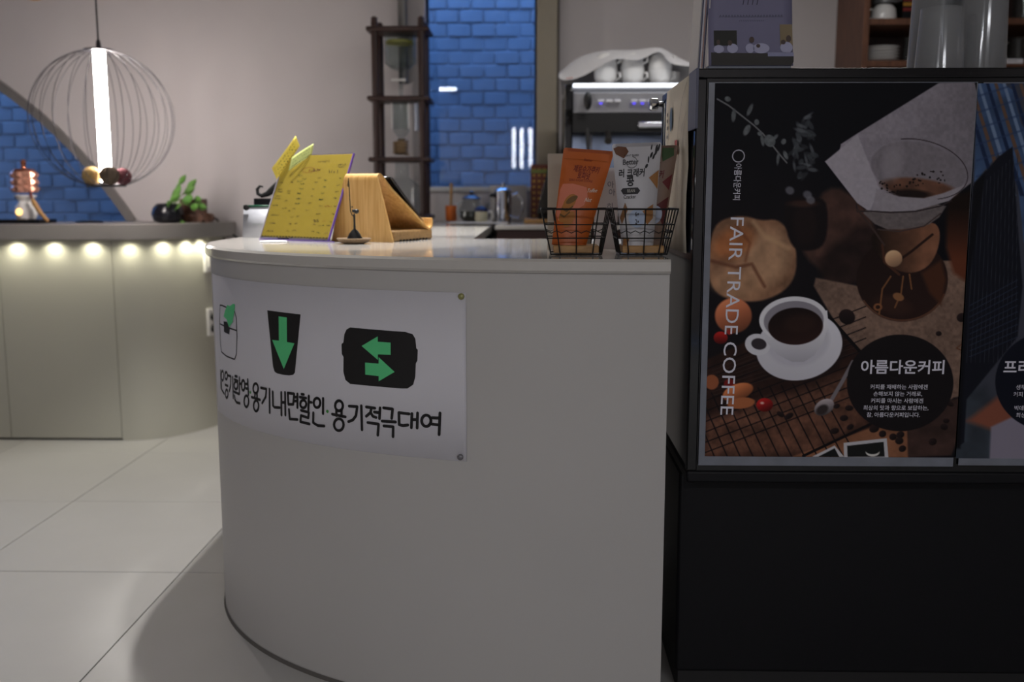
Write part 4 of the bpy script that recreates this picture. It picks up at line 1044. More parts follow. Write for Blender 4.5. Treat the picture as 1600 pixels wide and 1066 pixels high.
z1, z2, z3 = kz(49, YD) - .012, kz(156, YD), kz(250, YD)
shell([(.01, z1 - .19), (.05, z1 - .175), (.082, z1 - .15), (.084, z1 - .01), (.080, z1 - .01), (.078, z1 - .148), (.048, z1 - .17)], 'water_vessel')
MB().lathe([(.075, z1 - .05), (.075, z1 - .035)], (Xc, YD, 0), 24).build('water_band', mat('brass_band', (150, 142, 60), .5), dtw)
MB().tube([(Xc - .045, YD - .03, z1 - .235), (Xc + .03, YD - .03, z1 - .235)], .007, 8).build('tap_handle', M_white, dtw)
MB().tube([(Xc, YD, z1 - .19), (Xc, YD, z2 + .012)], .011, 10).build('drip_tube', M_clear, dtw)
shell([(.012, z2 - .20), (.04, z2 - .165), (.044, z2 - .15), (.044, z2 - .012), (.041, z2 - .012), (.041, z2 - .15)], 'coffee_chamber')
for sx in (-1, 1): MB().box((Xc + sx * .044 - .003, YD - .045, z2 - .15), (Xc + sx * .044 + .003, YD - .04, z2 - .02)).build('glass_edge', M_white, dtw)
MB().tube([(Xc + .085, YD - .02, z2 - .02), (Xc + .085, YD - .02, z2 - .16)], .016, 12).build('side_tube', mat('frosted_tube', (150, 158, 176), .2), dtw)
hx = []
for i in range(61):
    a = i * 2 * math.pi / 15; hx.append((Xc - .005 + .036 * math.cos(a), YD + .036 * math.sin(a), z3 + .03 + .065 * i / 60))
MB().tube(hx, .007, 6).build('coil', mat('coil_tan', (150, 124, 92), .4), dtw)
MB().tube([(Xc, YD, z2 - .2), (Xc, YD, z3 + .09)], .02, 12).build('stopper', mat('cork', (110, 92, 66), .8), dtw)
shell([(.035, z3 - .013), (.038, z3 - .09), (.10, z3 - .14), (.10, HL + .06), (.09, HL + .043), (.01, HL + .043)], 'carafe')
# espresso machine
YE = 4.72; ke = mpp(YE)
EX0, EX1 = at(882, 300, YE).x, at(882, 300, YE).x + .74
def ez(py): return at(960, py, YE).z
em = thing('espresso_machine', 'silver and black espresso machine with glowing buttons', 'espresso machine', ((EX0 + EX1) / 2, YE + .25, HK))
ZE0, ZE1 = HK + .04, ez(131)
for xx in (EX0 + .06, EX1 - .06):
    for yy in (YE + .06, YE + .44): MB().lathe([(.022, HK), (.022, HK + .01), (.016, HK + .045)], (xx, yy, 0), 14).build('foot', M_dark, em)
sp = [(YE + .02, ZE0), (YE + .50, ZE0), (YE + .50, ZE1), (YE + .0, ZE1), (YE - .03, ZE1 - .03), (YE - .03, ez(172)), (YE + .03, ez(182)), (YE + .04, ez(215))]
for x in (EX0, EX1 - .036):
    MB().prism(sp, lambda a, b: (x, a, b), lambda a, b: (x + .036, a, b)).build('side_panel', M_blackgl, em, bevel=.006)
MB().box((EX0 + .036, YE + .30, ZE0), (EX1 - .036, YE + .50, ZE1 - .02)).build('body', M_steel, em)
MB().box((EX0 + .036, YE + .0, ZE1 - .02), (EX1 - .036, YE + .49, ZE1)).build('cup_tray', M_steel, em)
MB().box((EX0 + .036, YE - .025, ZE1 - .014), (EX1 - .036, YE - .0, ZE1 - .001)).build('light_strip', mat('light_strip', (255, 255, 255), .4, emit=2.2, ecol=(236, 244, 255)), em)
MB().box((EX0 + .036, YE - .005, ez(145)), (EX1 - .036, YE + .29, ZE1 - .021)).build('upper_fascia', mat('fascia_grey', (118, 118, 122), .35, metal=.2), em)
MB().prism([(YE - .015, ez(145)), (YE + .012, ez(176)), (YE + .29, ez(176)), (YE + .29, ez(145))], lambda a, b: (EX0 + .036, a, b), lambda a, b: (EX1 - .036, a, b)).build('control_panel', mat('panel_silver', (176, 176, 182), .4, metal=.15), em, bevel=.003)
MB().box((EX0 + .036, YE + .012, ez(206)), (EX1 - .036, YE + .29, ez(177))).build('group_housing', M_dark, em)
MB().box((EX0 + .036, YE + .285, ZE0 + .03), (EX1 - .036, YE + .299, ez(206))).build('splash_back', mat('window_blue_steel', (176, 192, 222), .2, metal=.6), em)  # bluish base colour stands in for the mirrored blue window
MB().box((EX0 + .036, YE - .02, ZE0), (EX1 - .036, YE + .30, ZE0 + .05)).build('drip_tray', M_steel, em, bevel=.004)
M_btn = mat('button_pale', (222, 222, 228), .4); M_blue = mat('blue_led', (96, 80, 255), .4, emit=1.3, ecol=(96, 80, 255))
for i, px in enumerate((939, 952, 965, 991, 1004, 1017, 1050, 1063, 1076)):
    c = at(px, 158, YE - .01)
    bt = MB().box((c.x - .015, YE - .016, c.z - .005), (c.x + .015, YE + .004, c.z + .006)).build('button', M_btn, em, bevel=.002)
    if i in (0, 3, 4, 5): MB().box((c.x - .006, YE - .012, c.z - .013), (c.x + .006, YE + .006, c.z - .008)).build('button_light', M_blue, bt)
c = at(918.5, 157, YE - .03)
MB().sphere((c.x, YE - .022, c.z), .019, sq=(1, .9, 2.2)).build('steam_knob', M_wire, em)
MB().text('ESPRESSO', .02, at(952, 151, YE - .02).x, at(952, 151, YE - .02).z, plane_fn((0, YE - .0165, 0), (1, 0, 0), (0, 0, 1))).build('name_plate', M_grey, em) if False else None
for j, px in enumerate((916, 948, 1010, 1075)):
    c = at(px, 200, YE + .1)
    if px in (948, 1075):
        gh = MB().lathe([(.036, ez(196)), (.036, ez(186)), (.03, ez(176))], (c.x, YE + .1, 0), 20).build('group_head', M_chrome, em)
        MB().tube([(c.x, YE + .1, ez(196)), (c.x, YE + .06, ez(203)), (c.x, YE - .02, ez(212)), (c.x - .004, YE - .06, ez(222))], [.028, .018, .013, .017], 12).build('portafilter', mat('portafilter_dark', (52, 48, 46), .35, metal=.5), gh)
    elif px == 916:
        MB().lathe([(.022, ez(196)), (.024, ez(188)), (.018, ez(177))], (c.x, YE + .04, 0), 16).build('wand_joint', M_steel, em)
        MB().tube([(c.x, YE + .04, ez(190)), (c.x + .002, YE + .0, ez(215)), (c.x + .006, YE - .02, ez(250)), (c.x + .008, YE - .0, ez(300))], [.014, .01, .006, .006], 10).build('steam_wand', M_dark, em)
        MB().tube([(c.x + .02, YE + .05, ez(206)), (c.x + .026, YE + .05, ez(300))], .004, 8).build('water_pipe', M_steel, em)
    else:
        MB().box((c.x - .05, YE + .0, ez(200)), (c.x + .07, YE + .06, ez(190))).build('hot_water_spout', M_chrome, em, bevel=.006)
# cups on the machine: bowls the right way up with inverted ones on them
ZC = ZE1 + .0005
r0 = 18.5 * ke
def cup_prof(z, inv, r=r0):
    h = 24 * ke
    p = [(r * .50, 0), (r * .72, h * .12), (r * .93, h * .45), (r, h), (r - .004, h), (r * .88, h * .45), (r * .6, h * .16), (.002, h * .12)]
    if inv: p = [(a, h - b) for a, b in p]
    return [(a, z + b) for a, b in p], h
ncup = 0
CUPL = []
for row, yy in enumerate((YE + .09, YE + .21)):
    for ci, px in enumerate((946, 988, 1031)):
        xx = at(px, 115, YE + .09).x + row * .055
        for lay in (0, 1):
            if lay == 1 and row == 1: continue
            pr, h = cup_prof(ZC + lay * (24 * ke + .0008), lay == 1)
            names = ('left', 'middle', 'right')
            lb = ('white cup standing upright on the espresso machine, front row, %s one' if (row == 0 and lay == 0) else 'white cup turned upside down on the %s front cup of the machine' if lay else 'white cup half hidden in the back row on the machine, %s one') % names[ci]
            t = thing('coffee_cup', lb, 'cup', (xx, yy, pr[0][1]), 'cups on the espresso machine')
            MB().lathe(pr, (xx, yy, 0), 28, cap=True).build('bowl', M_white, t)
            zz = ZC + lay * (24 * ke + .0008) + h * .55
            if row == 0: MB().tube([(xx + r0 * .9, yy - .01, zz + .018), (xx + r0 + .009, yy - .03, zz + .016), (xx + r0 + .011, yy - .03, zz - .004), (xx + r0 * .88, yy - .01, zz - .016)], .005, 8).build('handle', M_white, t)
# tea towel thrown over the cups
front = [(872, 122), (884, 128.5), (911, 121), (934, 107), (951, 96), (965, 91), (978, 93.5), (993, 95.5), (1009, 91), (1022, 82), (1034, 80), (1041, 92), (1047.5, 100.5), (1060, 102), (1084, 104)]
back = [(873, 116), (882, 106), (899, 90), (915, 85), (931, 80.5), (945, 79), (960, 78.5), (978, 78), (995, 77.5), (1013, 76.5), (1028, 76), (1036, 76), (1048, 82), (1058, 90), (1084, 103)]
rows = []
for j in range(8):
    u = j / 7; row = []
    for (fx, fy), (bx2, by) in zip(front, back):
        A = at(fx, fy, YE + .005); B = at(bx2, by, YE + .16)
        p = A.lerp(B, u); p.z += .012 * math.sin(math.pi * u); row.append(p)
    rows.append(row)
for j in range(1, 5):
    rows.append([Vector((p.x + .005 * j, p.y + .055 * j, p.z - .012 * j * j * .6)) for p in rows[7]])
tw_ = MB().ring(rows)
for v_i in range(len(tw_.v)):
    x, y, z = tw_.v[v_i]; tw_.v[v_i] = (x, y, z + .003 * math.sin(x * 90) * math.cos(y * 60))
tt = thing('tea_towel', 'white tea towel thrown over the cups on the espresso machine', 'towel', tuple(rows[0][7]))
tt = tw_.build('cloth', mat('towel_white', (206, 204, 206), .95, var=.05, vscale=60, bump=.5, bscale=500), tt, angle=80, solid=.003, subsurf=1)
a = at(890, 122, YE + .0); st = MB(); f = plane_fn((a.x, YE + .0005, a.z), (1, 0, .1), (0, .05, 1))
for i in range(4): st.stroke([(-.016 + i * .008, -.003), (-.012 + i * .008, .004), (-.009 + i * .008, -.002)], .002, f, caps=False)
st.build('stitched_mark', mat('stitch_red', (190, 120, 112), .8), tt)
# orange stirring cup, teapot, blue lidded mug, french press, card, box, screen
XO = kx(705, 5.36); ZK = HK
t = thing('orange_utensil_cup', 'small orange cup holding a wooden spoon on the kitchen counter', 'cup', (XO, 5.36, ZK))
k = mpp(5.36)
MB().lathe([(7 * k, ZK), (8.6 * k, ZK + .01), (9 * k, ZK + 24 * k), (8.3 * k, ZK + 24 * k), (7.6 * k, ZK + .012), (.001, ZK + .01)], (XO, 5.36, 0), 24).build('body', mat('orange_plastic', (206, 104, 34), .4), t)
MB().tube([(XO - .005, 5.36, ZK + .02), (XO, 5.365, ZK + .14), (XO + .002, 5.37, ZK + 58 * k)], [.006, .007, .009], 8).build('wooden_spoon', M_oak, t)
XT = kx(737, 5.25); k = mpp(5.25)
t = thing('glass_teapot', 'round glass teapot with a dark steel lid', 'teapot', (XT, 5.25, ZK))
MB().lathe([(14 * k, ZK + .003), (20 * k, ZK + 8 * k), (19 * k, ZK + 20 * k), (12 * k, ZK + 32 * k), (13 * k, ZK + 35 * k)], (XT, 5.25, 0), 32, cap=False).build('body', M_clear, t)
MB().lathe([(12 * k, ZK + .0005), (15 * k, ZK + 3 * k), (18 * k, ZK + 8 * k), (17 * k, ZK + 16 * k), (.001, ZK + 16 * k)], (XT, 5.25, 0), 28).build('tea', mat('tea_dark', (56, 54, 48), .2), t)
MB().lathe([(15 * k, ZK + 34 * k), (15 * k, ZK + 36 * k), (8 * k, ZK + 40 * k), (3 * k, ZK + 42 * k), (4 * k, ZK + 46 * k), (.001, ZK + 48 * k)], (XT, 5.25, 0), 24).build('lid', mat('lid_steel', (96, 98, 104), .3, metal=.8), t)
MB().tube([(XT - 14 * k, 5.25, ZK + 32 * k), (XT - 21 * k, 5.25, ZK + 28 * k), (XT - 22 * k, 5.25, ZK + 14 * k), (XT - 15 * k, 5.25, ZK + 9 * k)], .006, 8).build('handle', mat('handle_clear', (180, 184, 188), .2), t)
MB().tube([(XT + 17 * k, 5.25, ZK + 12 * k), (XT + 24 * k, 5.24, ZK + 22 * k), (XT + 27 * k, 5.23, ZK + 28 * k)], [.012, .009, .007], 10).build('spout', M_clear, t)
XM = kx(752, 5.12); k = mpp(5.12)
t = thing('lidded_mug', 'small cream mug with a navy lid before the teapot', 'mug', (XM, 5.12, ZK))
MB().lathe([(8 * k, ZK), (10 * k, ZK + 5 * k), (9.5 * k, ZK + 17 * k), (.001, ZK + 17 * k)], (XM, 5.12, 0), 24).build('body', mat('cream_ceramic', (196, 192, 166), .3), t)
MB().lathe([(10.5 * k, ZK + 17 * k), (10.5 * k, ZK + 20 * k), (6 * k, ZK + 24 * k), (.001, ZK + 25 * k)], (XM, 5.12, 0), 24).build('lid', mat('navy_lid', (24, 34, 84), .35), t)
MB().tube([(XM + 9 * k, 5.12, ZK + 15 * k), (XM + 15 * k, 5.12, ZK + 17 * k), (XM + 18 * k, 5.12, ZK + 9 * k), (XM + 14 * k, 5.12, ZK + 2 * k), (XM + 9 * k, 5.12, ZK + 3 * k)], .007, 8).build('handle', M_white, t)
XP = kx(786, 5.22); k = mpp(5.22)
t = thing('steel_coffee_press', 'polished steel coffee press with a looped handle', 'coffee press', (XP, 5.22, ZK))
MB().lathe([(13 * k, ZK), (13 * k, ZK + 44 * k), (13.6 * k, ZK + 45 * k), (13.6 * k, ZK + 48 * k), (8 * k, ZK + 52 * k), (2.2 * k, ZK + 53 * k), (2.2 * k, ZK + 56 * k), (3.4 * k, ZK + 59 * k), (1 * k, ZK + 61 * k)], (XP, 5.22, 0), 32).build('body', M_chrome, t)
MB().tube([(XP + 12.5 * k, 5.22, ZK + 40 * k), (XP + 22 * k, 5.22, ZK + 44 * k), (XP + 30 * k, 5.22, ZK + 34 * k), (XP + 30 * k, 5.22, ZK + 16 * k), (XP + 23 * k, 5.22, ZK + 6 * k), (XP + 12.5 * k, 5.22, ZK + 8 * k)], .006, 10).build('handle', M_chrome, t)
MB().tube([(XP - 12 * k, 5.22, ZK + 40 * k), (XP - 17 * k, 5.22, ZK + 42 * k), (XP - 19 * k, 5.22, ZK + 38 * k)], [.014, .01, .012], 10).build('spout', M_dark, t)
a, b = at(765, 290, 5.46), at(823, 290, 5.46)
tag(MB().box((a.x, 5.46, HK), (b.x, 5.475, a.z)).build('white_board', mat('board_pale', (188, 184, 180), .6), bevel=.002), 'pale square board leaning under the window behind the steel press', 'board')
a, b = at(829, 257, 5.3), at(856, 257, 5.3)
t = thing('patterned_box', 'red brown box with gold pattern beside the window trim', 'box', ((a.x + b.x) / 2, 5.33, HK))
MB().box((a.x, 5.28, HK), (b.x, 5.40, a.z)).build('carton', mat('box_redbrown', (110, 56, 40), .6, var=.4, vscale=24), t, bevel=.003)
bp = MB(); f = plane_fn((a.x, 5.279, HK), (1, 0, 0), (0, 0, 1)); bwid = b.x - a.x
for i in range(9):
    for j in range(3): bp.oval(bwid * (.2 + .3 * j), .03 + .03 * i, .008, .007, f, n=8)
bp.build('gold_pattern', mat('gold_print', (186, 142, 60), .5), t, kind='stuff')
MB().fill([(0.003, a.z - HK - .045), (bwid - .003, a.z - HK - .045), (bwid - .003, a.z - HK - .025), (.003, a.z - HK - .025)], f).build('green_band', mat('band_green', (126, 140, 66), .5), t)
c0, c1 = at(838, 331, 5.0), at(853, 255, 5.0)
t = thing('slanted_monitor', 'black slim monitor seen edge on beside the beige card', 'monitor', (c0.x + .06, 5.05, HK))
MB().prism([(c0.x, HK + .045), (c0.x + .05, HK + .045), (c1.x + .055, c1.z), (c1.x + .015, c1.z)], lambda a, b: (a, 4.95, b), lambda a, b: (a, 5.2, b)).build('casing', M_blackgl, t, bevel=.004)
MB().box((c0.x + .01, 5.0, HK + .02), (c0.x + .06, 5.15, HK + .05)).build('stand', M_black, t)
a, b = at(819, 337, 4.95), at(862, 337, 4.95)
tag(MB().box((a.x, 4.93, HK), (b.x + .05, 5.22, HK + .02)).build('wooden_tray', M_oak, bevel=.003), 'light wooden tray under the slanted black monitor', 'tray')
a, b = at(700, 349, 4.85), at(792, 349, 4.85)
tag(MB().box((a.x, 4.86, HK), (b.x, 5.06, HK + .004)).build('folded_cloth', mat('cloth_pale', (204, 200, 196), .9), bevel=.001), 'pale folded cloth lying at the front of the kitchen counter', 'cloth')
a, b = at(686, 345, 5.1), at(782, 345, 5.1)

# ------------------------------------------------------------------ wall cabinet with crockery
WYF = 5.1; CXL = at(1348, 60, WYF).x; kc_ = mpp(WYF)
cb = thing('wall_cabinet', 'open brown wooden wall cabinet holding cups and plates', 'cabinet', (CXL + .7, 5.3, 1.45))
CB0, CB1, CXR = 1.45, 2.72, CXL + 1.5
MB().box((CXL, WYF, CB0), (CXL + .03, YB - .002, CB1)).build('side_panel', M_cabwood, cb, bevel=.002)
MB().box((CXR - .03, WYF, CB0), (CXR, YB - .002, CB1)).build('side_panel', M_cabwood, cb, bevel=.002)
MB().box((CXL + .03, YB - .03, CB0), (CXR - .03, YB - .004, CB1)).build('back_panel', M_walnut, cb)
ZS1, ZS2 = at(1400, 28, WYF).z, at(1400, 94, WYF).z
for z in (ZS1, ZS2, CB0 + .03, 2.42): MB().box((CXL + .03, WYF + .01, z - .03), (CXR - .03, YB - .03, z)).build('shelf', M_cabwood, cb, bevel=.002)
px_c = at(1377, 80, WYF + .12)
for i in range(5):
    z = ZS2 + i * .0155; r_ = 26.5 * mpp(WYF + .12)
    pl = MB().lathe([(r_ * .6, z), (r_ * .62, z + .002), (r_, z + .013), (r_ - .002, z + .0148), (r_ * .62, z + .0055), (.002, z + .004)], (px_c.x, WYF + .12, 0), 32)
    tag(pl.build('plate', M_white, angle=50), 'white plate in the cabinet stack, ' + ('lowest of five', 'second from below', 'middle one', 'second from the top', 'topmost of five')[i], 'plate', 'plates stacked in the cabinet')
def mug(px, Y, z, lb, r=.062, h=.085, m=M_white, hs=-1):
    x = at(px, 20, Y).x; t = thing('mug', lb, 'mug', (x, Y, z), 'mugs in the cabinet')
    MB().lathe([(r, z), (r, z + h * .3), (r * .92, z + h * .7), (r * .62, z + h * .97), (.002, z + h)], (x, Y, 0), 28).build('body', m, t)
    MB().tube([(x + hs * r * .95, Y, z + h * .72), (x + hs * (r + .03), Y, z + h * .66), (x + hs * (r + .032), Y, z + h * .3), (x + hs * r * .98, Y, z + h * .16)], .006, 8).build('handle', m, t)
    return t
mug(1381, WYF + .12, ZS1 + .0005, 'white mug upside down on the upper cabinet shelf, lower of two')
mug(1384, WYF + .12, ZS1 + .087, 'grey mug stacked upside down on the white one', m=mat('mug_grey', (96, 96, 98), .3), hs=1)
x = at(1417, 20, WYF + .14).x
t = thing('striped_box', 'dark box with red and yellow stripes on the upper cabinet shelf', 'box', (x, WYF + .16, ZS1))
MB().box((x - .035, WYF + .1, ZS1), (x + .05, WYF + .22, ZS1 + .14)).build('carton', M_black, t, bevel=.002)
for zz, c_ in ((.05, (120, 26, 22)), (.075, (170, 120, 30)), (.098, (120, 26, 22))): MB().box((x - .0352, WYF + .0985, ZS1 + zz), (x + .0502, WYF + .1, ZS1 + zz + .016)).build('stripe', mk(c_), t)
def tumbler(px, Y, z, r, h, lb, name='glass_tumbler'):
    x = at(px, 80, Y).x; t = thing(name, lb, 'glass', (x, Y, z), 'glasses in the cabinet')
    MB().lathe([(.002, z + .004), (r * .85, z + .004), (r * .85, z), (r * .9, z), (r, z + h), (r - .003, z + h), (r * .85, z + .01)], (x, Y, 0), 24, cap=False).build('glass_body', M_clear, t)
    return t, x
tumbler(1416.5, WYF + .1, ZS2 + .0005, .02, .125, 'slim clear tumbler beside the stack of plates')
t, x = tumbler(1589, WYF + .12, ZS2 + .0005, .05, .12, 'clear glass jug with a pale handle behind the small label', 'glass_jug')
MB().tube([(x - .05, WYF + .12, ZS2 + .1), (x - .07, WYF + .1, ZS2 + .09), (x - .068, WYF + .1, ZS2 + .04), (x - .05, WYF + .12, ZS2 + .02)], .005, 8).build('handle', mat('jug_handle', (170, 166, 158), .3), t)
a, b = at(1569, 92, WYF + .008), at(1598, 99, WYF + .008)
t = thing('shelf_label', 'small white label on the cabinet shelf edge', 'label', (a.x, WYF + .008, b.z))
MB().box((a.x, WYF + .006, b.z), (b.x, WYF + .0095, a.z)).build('card', M_paper, t)
lp = MB()
for i in range(8): lp.stroke([(.015 + i * .007, .010), (.019 + i * .007, .014)], .003, plane_fn((a.x, WYF + .0052, b.z), (1, 0, 0), (0, 0, 1)), caps=False, ds=1)
lp.build('small_print', M_ink, t, kind='stuff')
tumbler(1592, WYF + .12, ZS1 + .0005, .05, .14, 'dark clear glass on the upper cabinet shelf at the right edge')

# ------------------------------------------------------------------ black display fridge on the right
FX0 = .365; FYC, FYB = 2.27, 2.375        # front of the glass case / front of the base
FXR = FX0 + 1.45; FYE = 2.86
FZ0 = at(1300, 737, FYC).z; FZ1 = at(1300, 106, FYC).z
fg_ = thing('display_fridge', 'black display fridge covered with coffee posters', 'fridge', (FX0 + .7, 2.65, 0))
MB().box((FX0, FYB, .06), (FXR, FYE + .05, FZ0 - .03)).build('base_cabinet', M_black, fg_, bevel=.008)
MB().box((FX0 + .01, FYB + .01, 0), (FXR - .01, FYE, .06)).build('plinth', M_dark, fg_)
MB().box((FX0, FYC - .0, FZ0 - .03), (FXR, FYE + .05, FZ0)).build('lower_frame', M_black, fg_, bevel=.006)
MB().box((FX0, FYC, FZ1 - .022), (FXR, FYE + .0, FZ1)).build('top_panel', M_blackgl, fg_, bevel=.003)
MB().box((FX0, FYC, FZ0), (FX0 + .024, FYC + .024, FZ1 - .022)).build('corner_post', M_blackgl, fg_, bevel=.003)
MB().box((FXR - .024, FYC, FZ0), (FXR, FYC + .024, FZ1 - .022)).build('corner_post', M_blackgl, fg_, bevel=.003)
MB().box((FX0, FYE - .024, FZ0), (FX0 + .024, FYE, FZ1 - .022)).build('corner_post', M_blackgl, fg_, bevel=.003)
MB().box((FX0 + .024, FYC + .004, FZ0), (FXR - .024, FYC + .012, FZ1 - .022)).build('front_glass', M_blackgl, fg_)
MB().box((FX0 + .004, FYC + .024, FZ0), (FX0 + .012, FYE - .024, FZ1 - .022)).build('side_glass', M_navy, fg_)
MB().box((FX0 + .03, FYE - .02, FZ0), (FXR, FYE, FZ1 - .022)).build('rear_panel', M_black, fg_)
c = Vector((FX0 - .002, FYE - .035, at(1035, 165, FYE).z))
MB().lathe([(.008, 0), (.008, .012), (.017, .016), (.018, .032), (.014, .037)], tuple(c), 20, M=Matrix.Rotation(R(-90), 3, 'Y')).build('knob', M_chrome, fg_)
# posters -----------------------------------------------------------------
class Canvas:
    """paints a flat print into numpy arrays; coordinates are those of the photograph of the sheet"""
    def __init__(s, quad, nx, ny, bg, seed=1):
        u, v = np.meshgrid(np.linspace(0, 1, nx), np.linspace(0, 1, ny)); s.nx, s.ny = nx, ny
        (ax, ay), (bx, by), (cx, cy), (dx, dy) = quad
        s.X = (ax * (1 - u) + bx * u) * (1 - v) + (dx * (1 - u) + cx * u) * v
        s.Y = (ay * (1 - u) + by * u) * (1 - v) + (dy * (1 - u) + cy * u) * v
        s.C = np.ones((ny, nx, 3)) * np.array(bg, float); s.rs = np.random.RandomState(seed)
    def noise(s, cell, amp=1.0, oct_=2):
        out = np.zeros_like(s.X); a = 1.0; tot = 0
        for o in range(oct_):
            c_ = cell / (2 ** o); gx = (s.X - s.X.min()) / c_; gy = (s.Y - s.Y.min()) / c_
            g = s.rs.rand(int(gy.max()) + 3, int(gx.max()) + 3); ix, iy = gx.astype(int), gy.astype(int); fx, fy = gx - ix, gy - iy
            fx = fx * fx * (3 - 2 * fx); fy = fy * fy * (3 - 2 * fy)
            out += a * ((g[iy, ix] * (1 - fx) + g[iy, ix + 1] * fx) * (1 - fy) + (g[iy + 1, ix] * (1 - fx) + g[iy + 1, ix + 1] * fx) * fy); tot += a; a *= .5
        return (out / tot - .5) * 2 * amp
    def blend(s, m, col, tex=None, grad=None):
        c = np.ones_like(s.C) * np.array(col, float)
        if tex is not None: c = c * (1 + tex)[..., None]
        if grad is not None: c = c * grad[..., None]
        m = np.clip(m, 0, 1)[..., None]; s.C = s.C * (1 - m) + c * m
    def poly(s, pts, col, soft=1.0, round_=0, **kw):
        for _ in range(round_):
            q = []
            for (ax, ay), (bx, by) in zip(pts, pts[1:] + pts[:1]): q += [(ax * .75 + bx * .25, ay * .75 + by * .25), (ax * .25 + bx * .75, ay * .25 + by * .75)]
            pts = q
        d = np.full(s.X.shape, 1e9); ins = np.zeros(s.X.shape, bool); n = len(pts)
        for i in range(n):
            (ax, ay), (bx, by) = pts[i], pts[(i + 1) % n]; ex_, ey_ = bx - ax, by - ay; L2 = ex_ * ex_ + ey_ * ey_ + 1e-9
            t = np.clip(((s.X - ax) * ex_ + (s.Y - ay) * ey_) / L2, 0, 1); d = np.minimum(d, np.hypot(s.X - ax - t * ex_, s.Y - ay - t * ey_))
            cr = ((ay > s.Y) != (by > s.Y)) & (s.X < (bx - ax) * (s.Y - ay) / ((by - ay) or 1e-9) + ax); ins ^= cr
        sd = np.where(ins, d, -d); s.blend(sd / soft + .5, col, **kw); return sd
    def ell(s, cx, cy, rx, ry, col, ang=0, soft=1.0, a=1.0, shade=None, **kw):
        ca, sa = math.cos(ang), math.sin(ang); dx, dy = s.X - cx, s.Y - cy; x = (dx * ca + dy * sa) / rx; y = (-dx * sa + dy * ca) / ry
        r_ = np.sqrt(x * x + y * y); g_ = None
        if shade is not None: g_ = np.clip(1 + shade[2] * (x * shade[0] + y * shade[1]), .1, 3)
        s.blend(np.clip((1 - r_) * min(rx, ry) / soft + .5, 0, 1) * a, col, grad=g_, **kw); return r_
    def line(s, pts, w, col, soft=.8, a=1.0):
        d = np.full(s.X.shape, 1e9)
        for (ax, ay), (bx, by) in zip(pts[:-1], pts[1:]):
            ex_, ey_ = bx - ax, by - ay; t = np.clip(((s.X - ax) * ex_ + (s.Y - ay) * ey_) / (ex_ * ex_ + ey_ * ey_ + 1e-9), 0, 1); d = np.minimum(d, np.hypot(s.X - ax - t * ex_, s.Y - ay - t * ey_))
        s.blend(np.clip((w / 2 - d) / soft + .5, 0, 1) * a, col)
    def ringell(s, cx, cy, rx, ry, w, col, ang=0, a0=None, a=1.0):
        n = 40; P = []
        rng = a0 or (0, 360)
        for i in range(n + 1):
            t = R(rng[0] + (rng[1] - rng[0]) * i / n); x, y = rx * math.cos(t), ry * math.sin(t)
            P.append((cx + x * math.cos(ang) - y * math.sin(ang), cy + x * math.sin(ang) + y * math.cos(ang)))
        s.line(P, w, col, a=a)
def zz(pts, ox=1080, oy=100): return [(ox + x / 3.077, oy + y / 3.077) for x, y in pts]
def z8(pts): return zz(pts, 1080, 420)
Q1 = ((1117, 130), (1526, 130.5), (1491, 716), (1101, 713))
P1 = Canvas(Q1, 400, 570, (9, 9, 15), 4)
big = P1.noise(60, .35, 3); fine = P1.noise(5, .22, 2); med = P1.noise(18, .3, 3)
P1.blend(np.clip((P1.Y - 215) / 120, 0, 1) * np.clip((1330 - P1.X) / 80, 0, 1) * .55, (26, 20, 22))
# table, linen, stone
P1.poly([(1250, 372), (1290, 275), (1352, 312), (1372, 360), (1360, 420), (1300, 425), (1262, 400)], (66, 46, 40), 8, round_=2, tex=med)
P1.poly([(1276, 400), (1340, 345), (1380, 350), (1372, 430), (1290, 445)], (38, 26, 24), 12, tex=med)
P1.poly(z8([(600, 20), (800, 60), (1210, -60), (1345, -60), (1350, 0), (1305, 600), (1260, 610), (1030, 780), (900, 560), (820, 400), (690, 230), (590, 60)]), (112, 90, 78), 3, tex=fine * .7 + big * .5)
# wooden board with wire rack, lower left
P1.poly([(1095, 560), (1180, 520), (1270, 470), (1345, 545), (1350, 640), (1420, 680), (1420, 720), (1095, 720)], (40, 24, 20), 4, tex=med)
P1.poly(z8([(60, 720), (300, 640), (560, 560), (740, 480), (830, 480), (830, 740), (560, 900), (60, 905)]), (90, 60, 47), 20, tex=med + fine * .6)
P1.poly(z8([(480, 905), (860, 760), (1040, 760), (1045, 910)]), (120, 80, 58), 3, tex=med * .7)
P1.poly(z8([(1040, 760), (1250, 620), (1330, 600), (1300, 760), (1250, 900), (1042, 910)]), (56, 40, 36), 4, tex=med)
for i in range(13):
    x0, y0 = 60 + i * 62, 905; P1.line(z8([(x0 - 10, 905), (x0 - 130 - i * 6, 600 - i * 6)]), 2.2, (18, 13, 15), a=.9)
for i in range(9):
    yb = 905 - i * 52; P1.line(z8([(60, yb - 20), (840, yb - 330)]), 2.0, (18, 13, 15), a=.9)
for i in range(8): P1.line(z8([(100, 470 + i * 18), (800, 200 + i * 26)]), 1.0, (66, 58, 56), a=.4)
P1.line(z8([(640, 180), (830, 400)]), 5, (14, 12, 14)); P1.line(z8([(540, 900), (860, 742)]), 4.5, (16, 13, 15))
